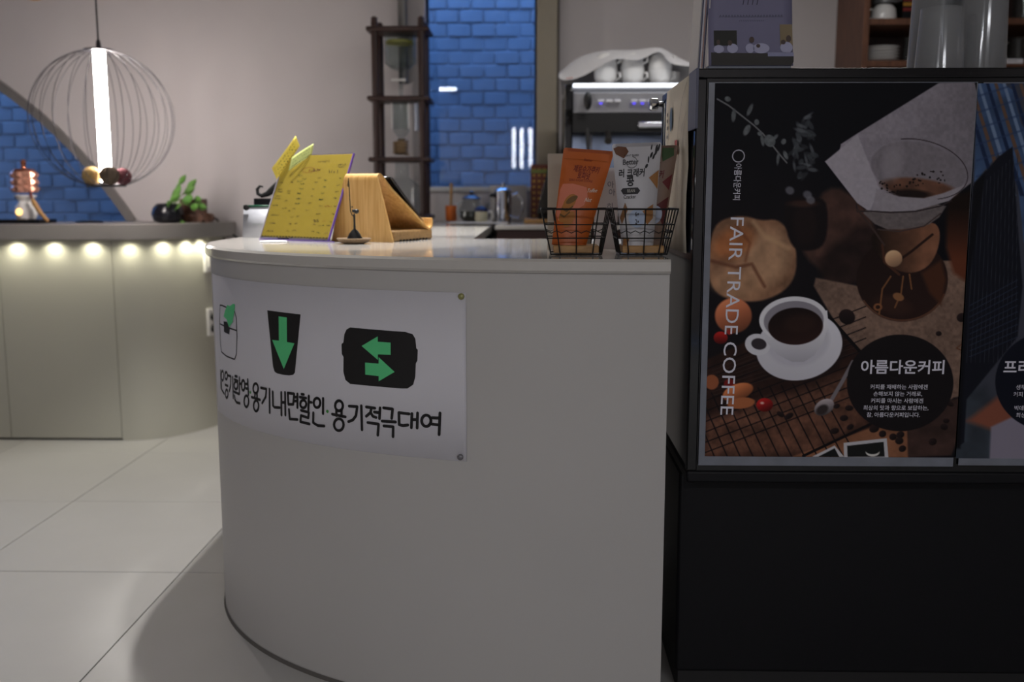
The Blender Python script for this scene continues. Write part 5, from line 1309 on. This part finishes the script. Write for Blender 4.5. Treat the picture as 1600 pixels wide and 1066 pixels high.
# bread
bread = [(1116, 345), (1135, 333), (1165, 330), (1190, 338), (1215, 335), (1232, 352), (1243, 375), (1246, 405), (1240, 432), (1220, 452), (1185, 465), (1150, 462), (1118, 452), (1105, 420), (1108, 380)]
sd = P1.poly(bread, (134, 98, 74), 4, round_=2, tex=med * .9)
P1.ell(1200, 395, 34, 44, (170, 134, 104), .4, 18, a=.8, tex=med * .5); P1.ell(1145, 372, 34, 22, (160, 96, 56), -.5, 14, a=.8, tex=med * .5); P1.ell(1150, 435, 40, 22, (164, 126, 96), .2, 14, a=.7, tex=med * .5)
P1.line([(1178, 340), (1195, 362), (1232, 380)], 7, (184, 148, 112), 5, .6); P1.line([(1112, 400), (1150, 410), (1175, 405), (1195, 440)], 5, (92, 54, 38), 4, .7); P1.line([(1150, 345), (1172, 372), (1165, 400)], 4, (104, 60, 40), 4, .6)
# eggs, tomatoes, almonds
P1.ell(1146, 486, 29, 28, (166, 96, 66), 0, 3, shade=(-.3, -.8, .45)); P1.ell(1126, 521, 11, 10, (126, 24, 22), 0, 1.5, shade=(0, -1, .5)); P1.ell(1140, 512, 5, 4, (150, 40, 34), 0, 2)
P1.ell(1140, 595, 9, 8, (110, 26, 24), 0, 2); P1.ell(1112, 592, 11, 12, (140, 80, 52), 0, 2); P1.ell(1153, 608, 25, 13, (166, 96, 60), -.35, 1.5, shade=(-.2, -1, .35)); P1.ell(1158, 626, 22, 9, (156, 92, 58), -.1, 1.5)
P1.ell(1195, 629, 13, 11, (126, 22, 22), 0, 1.5, shade=(-.5, -.8, .5)); P1.ell(1191, 626, 3, 2, (220, 170, 160), 0, 2)
# saucer, cup
P1.ell(1250, 545, 70, 46, (30, 22, 22), -.1, 8, a=.7)
P1.ell(1249, 535, 68, 54, (206, 204, 216), -.22, 1.5, shade=(.3, -.5, .18)); P1.ell(1247, 527, 50, 40, (176, 174, 186), -.22, 6, a=.7)
P1.ell(1184, 532, 20, 17, (208, 206, 216), .3, 1.2); P1.ell(1186, 531, 12, 9, (52, 46, 50), .2, 1.5)
P1.poly([(1187, 492), (1293, 478), (1294, 505), (1286, 530), (1272, 550), (1256, 560), (1238, 560), (1215, 548), (1198, 528)], (208, 206, 216), 1.5, grad=np.clip(1.08 - (P1.Y - 500) / 200, .5, 1.2))
P1.ell(1240, 492, 53.5, 36, (226, 224, 232), -.06, 1.2); P1.ell(1240.5, 494, 47, 31, (132, 128, 136), -.06, 1.5); P1.ell(1243.5, 503, 43, 29.5, (34, 20, 18), -.03, 1.5, shade=(.2, .6, .5))
P1.ell(1250, 498, 24, 14, (52, 34, 28), -.1, 8, a=.5)
# spoon
P1.line([(1333, 560), (1316, 592), (1300, 620)], 6, (112, 106, 110), 1.2); P1.ell(1288, 633, 17, 12, (120, 112, 114), -.6, 1.5, shade=(.5, -.8, .5)); P1.ell(1285, 637, 10, 7, (48, 40, 40), -.6, 3)
# branch and vase
P1.poly([(1228, 300), (1288, 300), (1295, 330), (1290, 378), (1262, 386), (1236, 380), (1224, 330)], (20, 14, 16), 4, round_=2)
P1.ell(1258, 345, 18, 32, (30, 20, 20), 0, 8, a=.8); P1.ell(1255, 312, 22, 5, (70, 46, 38), 0, 4, a=.7)
br_ = zz([(125, 165), (180, 195), (240, 240), (300, 285), (345, 325), (380, 365), (420, 415), (460, 460)]); P1.line(br_, 2.4, (104, 104, 106), 1)
for x, y, rx, ry, an in ((175, 165, 15, 12, .2), (204, 240, 11, 30, .1), (282, 215, 10, 30, .45), (268, 308, 14, 28, .5), (315, 272, 12, 14, 0), (343, 355, 9, 28, -.15), (330, 325, 12, 10, .3), (378, 358, 26, 30, -.7), (405, 342, 18, 8, -.8), (418, 440, 7, 30, .1), (455, 425, 10, 22, -.4), (445, 362, 12, 14, .5)):
    P1.ell(1080 + x / 3.077, 100 + y / 3.077, rx / 3.077, ry / 3.077, (92, 96, 98), an, 1.5, tex=fine)
rr_ = random.Random(5)
for _ in range(46):
    t = rr_.random(); x = 540 + rr_.uniform(-60, 60) * (1 if t > .3 else .6); y = 245 + t * 290
    P1.ell(1080 + x / 3.077, 100 + y / 3.077, rr_.uniform(4, 10), rr_.uniform(2, 4), [(90, 94, 98), (62, 66, 70), (44, 46, 50)][rr_.randrange(3)], rr_.uniform(-1.5, 1.5), 2, a=.8)
for x, y in ((475, 590), (560, 610), (575, 635)): P1.ell(1080 + x / 3.077, 100 + y / 3.077, 7, 6, (104, 104, 112), .4, 3, a=.8)
# pour-over carafe: bulb, collar, glass, paper filter
P1.ell(1410, 430, 71, 66, (36, 22, 19), 0, 2, shade=(.3, .5, .25)); P1.ringell(1410, 432, 69, 62, 2.5, (98, 64, 46), 0, (20, 150), .8); P1.ell(1395, 470, 30, 14, (58, 36, 28), .2, 8, a=.6)
P1.poly([(1356, 368), (1374, 350), (1456, 338), (1470, 352), (1466, 385), (1450, 412), (1420, 422), (1384, 408)], (104, 70, 52), 2, round_=2, tex=med * .6, grad=np.clip((P1.X - 1340) / 90, .3, 1.15)); P1.poly([(1440, 420), (1470, 400), (1478, 430), (1470, 470), (1452, 450)], (70, 40, 26), 6)
P1.poly([(1480, 305), (1524, 290), (1520, 440), (1490, 420), (1478, 380)], (92, 48, 30), 8, grad=np.clip((P1.Y - 290) / 110, .25, 1))
P1.poly([(1340, 318), (1400, 326), (1484, 308), (1462, 342), (1420, 352), (1376, 352)], (100, 92, 92), 2, round_=1, tex=fine * .5)
flt = zz([(720, 375), (800, 325), (1190, 95), (1360, 90), (1380, 180), (1366, 540), (1240, 640), (1060, 690), (860, 690), (800, 650), (645, 455), (715, 405)])
P1.poly(flt, (134, 128, 136), 1.5, tex=fine * .35 + big * .25, grad=np.clip(1.12 - (P1.X - 1300) / 900, .7, 1.2))
P1.poly(zz([(720, 395), (800, 330), (905, 580), (860, 690), (800, 650), (645, 455)]), (158, 152, 160), 2, tex=fine * .2)
P1.ell(1434, 262, 74, 42, (116, 110, 116), .22, 2, tex=fine * .3); P1.ell(1436, 289, 58, 15, (96, 66, 52), .12, 4, tex=med); P1.ell(1425, 298, 30, 7, (30, 20, 18), .05, 4)
for _ in range(60):
    t = rr_.random(); x = 1372 + t * 104; y = 283 + 14 * math.sin(t * 5) * .4 + rr_.uniform(-8, 14) - (8 if t > .5 else 0)
    P1.ell(x, y, rr_.uniform(.8, 2.2), rr_.uniform(.8, 1.8), (24, 18, 17), 0, 1)
P1.poly(zz([(890, 585), (1000, 620), (1120, 628), (1210, 605), (1330, 560), (1240, 640), (1060, 690), (870, 692)]), (142, 136, 142), 2, tex=fine * .2)
P1.ell(1395, 250, 16, 26, (150, 144, 150), .2, 12, a=.5)
P1.ringell(1437, 260, 76, 44, 1.6, (54, 46, 50), .22, (-120, 60), .9); P1.line(zz([(795, 655), (800, 690), (860, 688), (960, 695), (1080, 690), (1200, 665), (1250, 640)]), 2.2, (46, 38, 40)); P1.line(zz([(800, 680), (880, 780), (930, 850)]), 3, (60, 46, 42)); P1.line(zz([(900, 775), (1000, 785), (1120, 760), (1200, 700)]), 2, (64, 52, 50))
P1.line(zz([(910, 860), (960, 950), (1060, 880), (1160, 800)]), 4, (40, 24, 19)); P1.line(zz([(920, 850), (930, 930), (1000, 990)]), 4, (70, 42, 30)); P1.ell(1396.5, 397, 13.5, 13, (178, 140, 108), 0, 1.5, shade=(-.3, -.8, .35))
for pts in ([(960, 1000), (920, 1060), (905, 1180)], [(1020, 1000), (1010, 1080), (980, 1150)], [(1050, 990), (1060, 1060)]): P1.line(zz(pts), 2.6, (112, 74, 46))
P1.ell(1372, 473, 7, 6, (124, 80, 52), 0, 1.5); P1.ell(1372, 473, 3.5, 3, (40, 24, 20), 0, 1); P1.ell(1404, 457, 9, 6, (128, 88, 58), .4, 1.5)
# scattered beans and cherries
for x, y, rx, ry in ((750, 210, 40, 36), (1190, 293, 14, 12), (1300, 215, 24, 22), (1320, 200, 16, 10), (1160, 830, 20, 18), (1215, 755, 18, 16), (1225, 725, 16, 12), (1245, 640, 18, 12), (920, 790, 18, 17), (970, 805, 18, 17), (1005, 795, 20, 17), (1000, 825, 20, 18), (1015, 865, 18, 16), (880, 765, 24, 18), (735, 710, 20, 15), (690, 775, 22, 15), (765, 755, 18, 13), (470, 700, 24, 14), (430, 690, 20, 12), (700, 650, 16, 12), (760, 660, 20, 14), (1335, 55, 14, 10)):
    P1.ell(1080 + x / 3.077, 420 + y / 3.077, rx / 3.077, ry / 3.077, (30, 21, 21), rr_.uniform(-.6, .6), 1.2, shade=(-.4, -.8, .4))
P1.line(z8([(1330, 320), (1275, 365), (1310, 380)]), 1.6, (92, 54, 36))
# instant photos at the foot
P1.poly(z8([(733, 835), (940, 812), (948, 910), (735, 910)]), (176, 174, 178), 1); P1.poly(z8([(750, 850), (925, 830), (930, 905), (752, 906)]), (24, 25, 25), 1); P1.ell(1080 + 872 / 3.077, 420 + 880 / 3.077, 11, 8, (196, 192, 186), 0, 1.2); P1.ell(1080 + 872 / 3.077, 420 + 868 / 3.077, 12, 8, (24, 25, 25), 0, 1.2)
P1.poly(z8([(580, 905), (690, 848), (735, 905)]), (176, 174, 178), 1); P1.poly(z8([(610, 905), (690, 862), (712, 906)]), (24, 25, 25), 1)
# round title field
P1.ell(1406.5, 594.5, 83, 78, (21, 17, 19), 0, 1.2)
GAIN = 1.25
def sheet(name, canvas, corners3, parent, lift):
    ny, nx = canvas.ny, canvas.nx; u, v = np.meshgrid(np.linspace(0, 1, nx), np.linspace(0, 1, ny))
    A, B, C3, D = [np.array(q) for q in corners3]
    P = (A * (1 - u[..., None]) + B * u[..., None]) * (1 - v[..., None]) + (D * (1 - u[..., None]) + C3 * u[..., None]) * v[..., None]
    P[..., 1] -= lift; o3 = ORG[parent.name]; P = P - np.array(o3)
    i = np.arange(nx * ny).reshape(ny, nx); F = np.stack([i[:-1, :-1], i[1:, :-1], i[1:, 1:], i[:-1, 1:]], -1).reshape(-1, 4)
    me = bpy.data.meshes.new(name); me.vertices.add(nx * ny); me.vertices.foreach_set('co', P.reshape(-1)); me.loops.add(F.size); me.loops.foreach_set('vertex_index', F.reshape(-1).astype(np.int32))
    me.polygons.add(len(F)); me.polygons.foreach_set('loop_start', np.arange(0, F.size, 4, dtype=np.int32)); me.update(calc_edges=True)
    at_ = me.color_attributes.new('print', 'FLOAT_COLOR', 'POINT'); c = np.clip(canvas.C, 0, 255) / 255.0
    l_ = np.where(c <= .04045, c / 12.92, ((c + .055) / 1.055) ** 2.4) * GAIN; l_ = l_ / (1 + np.maximum(l_ - .6, 0) * .5)
    at_.data.foreach_set('color', np.concatenate([np.clip(l_, 0, .9), np.ones((ny, nx, 1))], -1).reshape(-1).astype(np.float32))
    me.materials.append(M_print); ob = bpy.data.objects.new(name, me); COL.objects.link(ob); ob.parent = parent; ORG[ob.name] = o3; return ob
M_print = print_mat('poster_print', .5)
M_sleeve = mat('sleeve_margin', (116, 120, 130), .22, var=.35, vscale=14)
M_film = glass('clear_film', (244, 245, 248), .06, 1.4)
M_letter = mat('poster_white_ink', (222, 220, 232), .5)
YPOS = FYC - .001
def on_glass(px, py, off=0.0): p = at(px, py, YPOS); p.y -= off; return p
def poster(label, quad, canvas, margin):
    C4 = [on_glass(*q) for q in quad]; t = thing('coffee_poster', label, 'poster', tuple((C4[2] + C4[3]) / 2), 'posters on the display fridge')
    S4 = [on_glass(*q) for q in margin]
    MB().box((S4[3].x, YPOS - .0012, S4[3].z), (S4[1].x, YPOS - .0002, S4[1].z)).build('sleeve', M_sleeve, t)
    x0, x1, z0, z1 = min(C4[0].x, C4[3].x), (C4[1].x + C4[2].x) / 2, C4[3].z, C4[0].z
    return sheet('printed_picture', canvas, [(C4[0].x, YPOS, z1), (C4[1].x, YPOS, z1), (C4[2].x, YPOS, z0), (C4[3].x, YPOS, z0)], t, .0018)
po = poster('coffee poster with pour-over carafe, white cup and FAIR TRADE COFFEE lettering', Q1, P1, ((1108, 128), (1528, 128), (1496, 727), (1091, 727)))
k = mpp(FYC) * 1.0
fn = plane_fn((0, YPOS - .0026, 0), (1, 0, 0), (0, 0, 1))
def ptext(body, px, py, hpx, parent, align='CENTER', wide=1.0, rot=0.0, bold=0.0, m=None):
    p = on_glass(px, py); MB().text(body, hpx * k * 1.25, p.x, p.z, fn, align=align, wide=wide, rot=rot, bold=bold).build('lettering', m or M_letter, parent)
ptext('아름다운커피', 1410, 582, 19, po, wide=1.02, bold=.02)
for s_, py, px in zip(PLINES, (607.5, 618.3, 629, 640.2, 651), (1404, 1402, 1401, 1399, 1395)): ptext(s_, px, py, 6.8, po, wide=1.0, bold=.005)
# vertical lettering, reading downwards
p = on_glass(1144.5, 337); vs, fs = text_mesh('FAIR TRADE COFFEE', 'LEFT'); wmax = max(a for a, b in vs); q = on_glass(1130, 648)
MB().text('FAIR TRADE COFFEE', 21.5 * k * 1.38, p.x - .004, p.z, plane_fn((0, YPOS - .0026, 0), (1, 0, 0), (0, 0, 1)), align='LEFT', rot=-math.pi / 2 - .022, wide=((p.z - q.z) / (wmax * 21.5 * k * 1.38))).build('lettering', M_letter, po)
p = on_glass(1148.5, 255); MB().text('아름다운커피', 12 * k * 1.05, p.x, p.z, fn, align='LEFT', rot=-math.pi / 2 - .02, wide=.82).build('lettering', M_letter, po)
p = on_glass(1153.5, 244); lg = MB(); lg.stroke([(p.x + 9 * k * math.cos(a), p.z + 9 * k * math.sin(a)) for a in [R(d) for d in range(0, 360, 15)]], 1.6 * k, fn, closed=True); lg.build('ring_logo', M_letter, po)
# second poster: shirt sleeve and pinstriped apron
Q2 = ((1528, 130.5), (1935, 131), (1880, 721), (1493, 716))
P2 = Canvas(Q2, 300, 440, (58, 60, 70), 8); n2 = P2.noise(30, .3, 3); f2_ = P2.noise(6, .15, 2)
P2.poly([(1700, 120), (1960, 120), (1960, 740), (1680, 740)], (48, 52, 62), 30, tex=n2)
P2.poly([(1480, 610), (1540, 600), (1580, 650), (1600, 730), (1480, 730)], (50, 56, 64), 20, tex=n2)
P2.poly([(1510, 655), (1560, 615), (1600, 640), (1600, 690), (1545, 668)], (120, 70, 54), 10); P2.poly([(1548, 665), (1600, 640), (1640, 730), (1545, 730)], (124, 118, 132), 4)
shirt = [(1526, 128), (1560, 128), (1582, 140), (1595, 190), (1640, 260), (1640, 380), (1600, 372), (1588, 260), (1560, 235), (1522, 280)]
base_ = P2.C.copy(); P2.poly(shirt, (58, 78, 110), 2, tex=n2)
for i in range(12):
    x = 1500 + i * 13; P2.poly([(x, 128), (x + 5, 128), (x + 62, 300), (x + 55, 300)], [(26, 38, 66), (92, 70, 58), (104, 122, 150)][i % 3], 2)
for i in range(7): P2.line([(1526, 150 + i * 24), (1600, 128 + i * 24)], 3, (40, 56, 88), 2, .6)
msk = (P2.X < 1600); P2.C = np.where((msk & ((P2.X - 1526) < -50))[..., None], base_, P2.C)
P2.poly([(1520, 285), (1560, 240), (1582, 225), (1590, 340), (1598, 440), (1590, 520), (1510, 620), (1506, 690), (1492, 700)], (17, 19, 28), 2)
for i in range(12): P2.line([(1524 + i * 6, 290 - i * 5), (1510 + i * 7, 560)], 1, (44, 46, 56), .8, .8)
P2.poly([(1522, 280), (1540, 262), (1512, 440), (1500, 700), (1490, 700)], (10, 11, 16), 4)
for i in range(10): P2.line([(1515, 470 + i * 9), (1590, 430 + i * 10)], 1.2, (48, 58, 80), 1, .7)
P2.ell(1640, 592, 85, 80, (14, 17, 28), 0, 1.2)
po2 = poster('coffee poster with blue plaid sleeve and pinstriped apron, cut by the right edge', Q2, P2, ((1528.5, 128), (1937, 128), (1900, 727), (1497, 727)))
ptext('프리', 1588, 582, 19, po2, bold=.02)
for s_, py, px in (('생두', 608, 1594), ('커피', 619, 1590), ('빅데이', 640.5, 1595), ('최상', 651.5, 1594)): ptext(s_, px, py, 6.8, po2)
# paper and sleeve on the fridge's left side
fs_ = thing('side_leaflet', 'cream brush painted leaflet hanging on the fridge side', 'leaflet', (FX0, 2.6, HC + .1))
def side(px, py, off=.0):
    d = ray(px, py); t = (FX0 - .002 - off) / d.x; return CAM + d * t
A, B, C3, D = side(1043, 141), side(1079, 117), side(1078, 395), side(1066, 398)
yb0, yf0 = min(side(1043, 150).y, FYE - .03), side(1079, 117).y
zt_, zb_ = side(1061, 130).z, side(1072, 405).z; zb_ = max(zb_, HC + .006)
M_cream = mat('leaflet_cream', (206, 196, 178), .7)
fl_ = lambda a, b, off=.0: Vector((FX0 - .0015 - off, yb0 + (yf0 - yb0) * a, zb_ + (zt_ - zb_) * b))
fs_ = MB().ring([[fl_(i / 6, j / 6, .004 * abs(math.sin(j))) for i in range(7)] for j in range(7)]).build('paper', M_cream, fs_, angle=80, solid=.0008)
g1 = lambda a, b: fl_(a, b, .0075)
MB().oval(.33, .80, .06, .075, g1).build('blue_mark', mk((66, 92, 120)), fs_)
q = MB()
for b_ in (.84, .80, .755, .70): q.oval(.16, b_, .03, .014, g1, n=8)
q.build('side_print', M_ink, fs_, kind='stuff')
MB().stroke([(.98, .96), (.8, .88), (.66, .72), (.62, .6), (.5, .45)], .008, g1, caps=False, ds=.05).stroke([(.98, .8), (.82, .72), (.72, .55), (.7, .3)], .006, g1, caps=False, ds=.05).build('brush_lines', mk((150, 140, 126)), fs_)
q = MB()
for i in range(6): q.stroke([(.05 + i * .075, .585), (.09 + i * .075, .61)], .02, g1, caps=False, ds=1).stroke([(.05 + i * .075, .625), (.09 + i * .075, .64)], .015, g1, caps=False, ds=1)
q.build('side_print', mk((92, 88, 84)), fs_, kind='stuff')
MB().fill([(.53, .575), (.63, .575), (.63, .66), (.53, .66)], g1, .1).build('red_seal', mk((176, 62, 56)), fs_)
yv0, yv1 = side(1080, 150).y, side(1092, 150).y
t = thing('plastic_sleeve', 'clear purple tinted plastic sleeve on the fridge side edge', 'sleeve', (FX0 - .004, (yv0 + yv1) / 2, side(1085, 200).z))
MB().box((FX0 - .008, yv1, side(1085, 203).z), (FX0 - .0025, yv0, side(1085, 112).z)).build('pocket', mat('sleeve_purple', (74, 76, 96), .45), t, bevel=.001)

# ------------------------------------------------------------------ things on top of the fridge
YQ = FYC + .08; ZQ = FZ1 + .0005; k = mpp(YQ)
a, b = at(1107, 100, YQ), at(1239, 100, YQ)
br = thing('brochure_stand', 'brochure stand with a lilac leaflet on the fridge corner', 'brochure stand', ((a.x + b.x) / 2, YQ + .05, ZQ))
MB().box((a.x, YQ, ZQ), (b.x - .004, YQ + .07, ZQ + .016)).build('foot', mat('stand_grey', (118, 124, 138), .4), br, bevel=.002)
LW = b.x - a.x; LH = .24
lf = lambda u, v, off=0.0: Vector((a.x - .0 + LW * u, YQ + .001 + .05 * v - off, ZQ + .014 + LH * v))
M_lil = mat('leaflet_lilac', (122, 120, 148), .5, var=.03)
lfp = [[lf(i / 8 + (.02 if i == 8 and 0 else 0), j / 8, .012 * max(0, .3 - j / 8)) for i in range(9)] for j in range(9)]
br = MB().ring(lfp).build('leaflet', M_lil, br, angle=80, solid=.001)
lo_ = lambda off: (lambda u, v: lf(u, v, off + .012 * max(0, .3 - v)))
p_ = lo_(.0018); p2_ = lo_(.0026); p3_ = lo_(.0034)
def lz(x, y): return ((x - 100) / 1300.0, ((935 - y) / 1066 * 110) * k / LH)
MB().fill([lz(*q) for q in ((140, 930), (1370, 930), (1405, 880), (1410, 760), (140, 740))], p_, .04).build('table_print', mk((60, 58, 56)), br)
MB().fill([lz(*q) for q in ((1010, 740), (1408, 740), (1408, 800), (1010, 800))], p2_, .04).build('cloth_print', mk((150, 152, 184)), br)
MB().fill([lz(*q) for q in ((185, 415), (540, 415), (540, 640), (185, 640))], p_, .04).build('window_print', mk((44, 44, 42)), br)
MB().fill([lz(*q) for q in ((1205, 330), (1395, 330), (1400, 640), (1205, 640))], p_, .04).build('frame_print', mk((140, 124, 96)), br)
q = MB()
for x, y, rx, ry in ((260, 690, 80, 60), (470, 680, 85, 70), (740, 680, 70, 70), (910, 680, 130, 75), (1300, 670, 95, 85)): c_ = lz(x, y); q.oval(c_[0], c_[1], rx / 1300, ry / 1066 * 110 * k / LH, p2_)
q.build('guest_print', mk((176, 176, 204)), br, kind='stuff')
q = MB()
for x, y, rx, ry in ((250, 590, 28, 40), (430, 600, 35, 40), (768, 555, 38, 45), (865, 645, 32, 28), (1335, 540, 40, 50), (1250, 590, 38, 35)): c_ = lz(x, y); q.oval(c_[0], c_[1], rx / 1300, ry / 1066 * 110 * k / LH, p3_)
q.build('hair_print', mk((84, 70, 66)), br, kind='stuff')
q = MB()
for i in range(22): x = 275 + i * 45; c_ = lz(x, 205); q.stroke([(c_[0], c_[1] - .012), (c_[0] + .012, c_[1] + .012), (c_[0] + .02, c_[1] - .01)], .006, p_, caps=False, ds=1)
for i in range(14): c_ = lz(580 + i * 28, 275); q.stroke([(c_[0], c_[1] - .006), (c_[0] + .01, c_[1] + .006)], .005, p_, caps=False, ds=1)
q.build('small_print', mk((86, 88, 108)), br, kind='stuff')
for i in range(4): 
    x = 640 + i * 72; c_ = lz(x, 40); MB().stroke([(c_[0], c_[1]), (c_[0] + .015, c_[1] + .06)], .009, p_, caps=False, ds=1).build('title_stroke', mk((62, 60, 78)), br)
for i, (px, c_) in enumerate(((1103, (196, 192, 190)), (1100, (60, 62, 84)), (1098.5, (150, 110, 96)), (1096, (196, 196, 206)), (1093.5, (70, 74, 100)), (1091, (190, 186, 182)))):
    x = at(px, 60, YQ + .03 + i * .012).x; yy = YQ + .028 + i * .013; zb2 = ZQ + .0 
    q = MB().prism([(x - .0012 + .0, zb2), (x + .0012, zb2), (x + .012, zb2 + .25), (x + .0096, zb2 + .25)], lambda a_, b_: (a_, yy, b_), lambda a_, b_: (a_, yy + .13, b_))
    tag(q.build('booklet', mk(c_)), 'thin booklet edge on beside the brochure stand, ' + ('nearest the lilac leaflet', 'second from the lilac leaflet', 'third from the lilac leaflet', 'fourth from the lilac leaflet', 'second from the outside', 'outermost on the left')[i], 'booklet', 'booklets beside the brochure stand')
def cup_stack(px, Y, rpx, hpx, n, lb):
    kk_ = mpp(Y); x = at(px, 100, Y).x; r = rpx * kk_; h = hpx * kk_
    t = thing('clear_cup_stack' if n > 1 else 'clear_cup', lb, 'plastic cup', (x, Y, ZQ), 'clear plastic cups on the fridge')
    for i in range(n):
        s_ = 1 - .045 * i
        MB().lathe([(r * s_ * 1.02, ZQ + .0005), (r * s_ * 1.02, ZQ + .004), (r * s_, ZQ + .005), (r * s_ * .86, ZQ + h * (1 - .01 * i)), (r * s_ * .80, ZQ + h * (1 - .01 * i) + .001)], (x, Y, 0), 40, cap=False).build('cup_wall', M_plastic, t)
    MB().lathe([(.001, ZQ + h), (r * .80, ZQ + h + .001)], (x, Y, 0), 40, cap=False).build('cup_base', M_plastic, t)
cup_stack(1467, FYC + .1, 35, 93, 2, 'shorter clear plastic cup upside down at the front of the three')
cup_stack(1460, FYC + .27, 40, 180, 3, 'tall clear plastic cup upside down behind the shorter one')
cup_stack(1533, FYC + .15, 35, 180, 3, 'tall clear plastic cup upside down on the right')
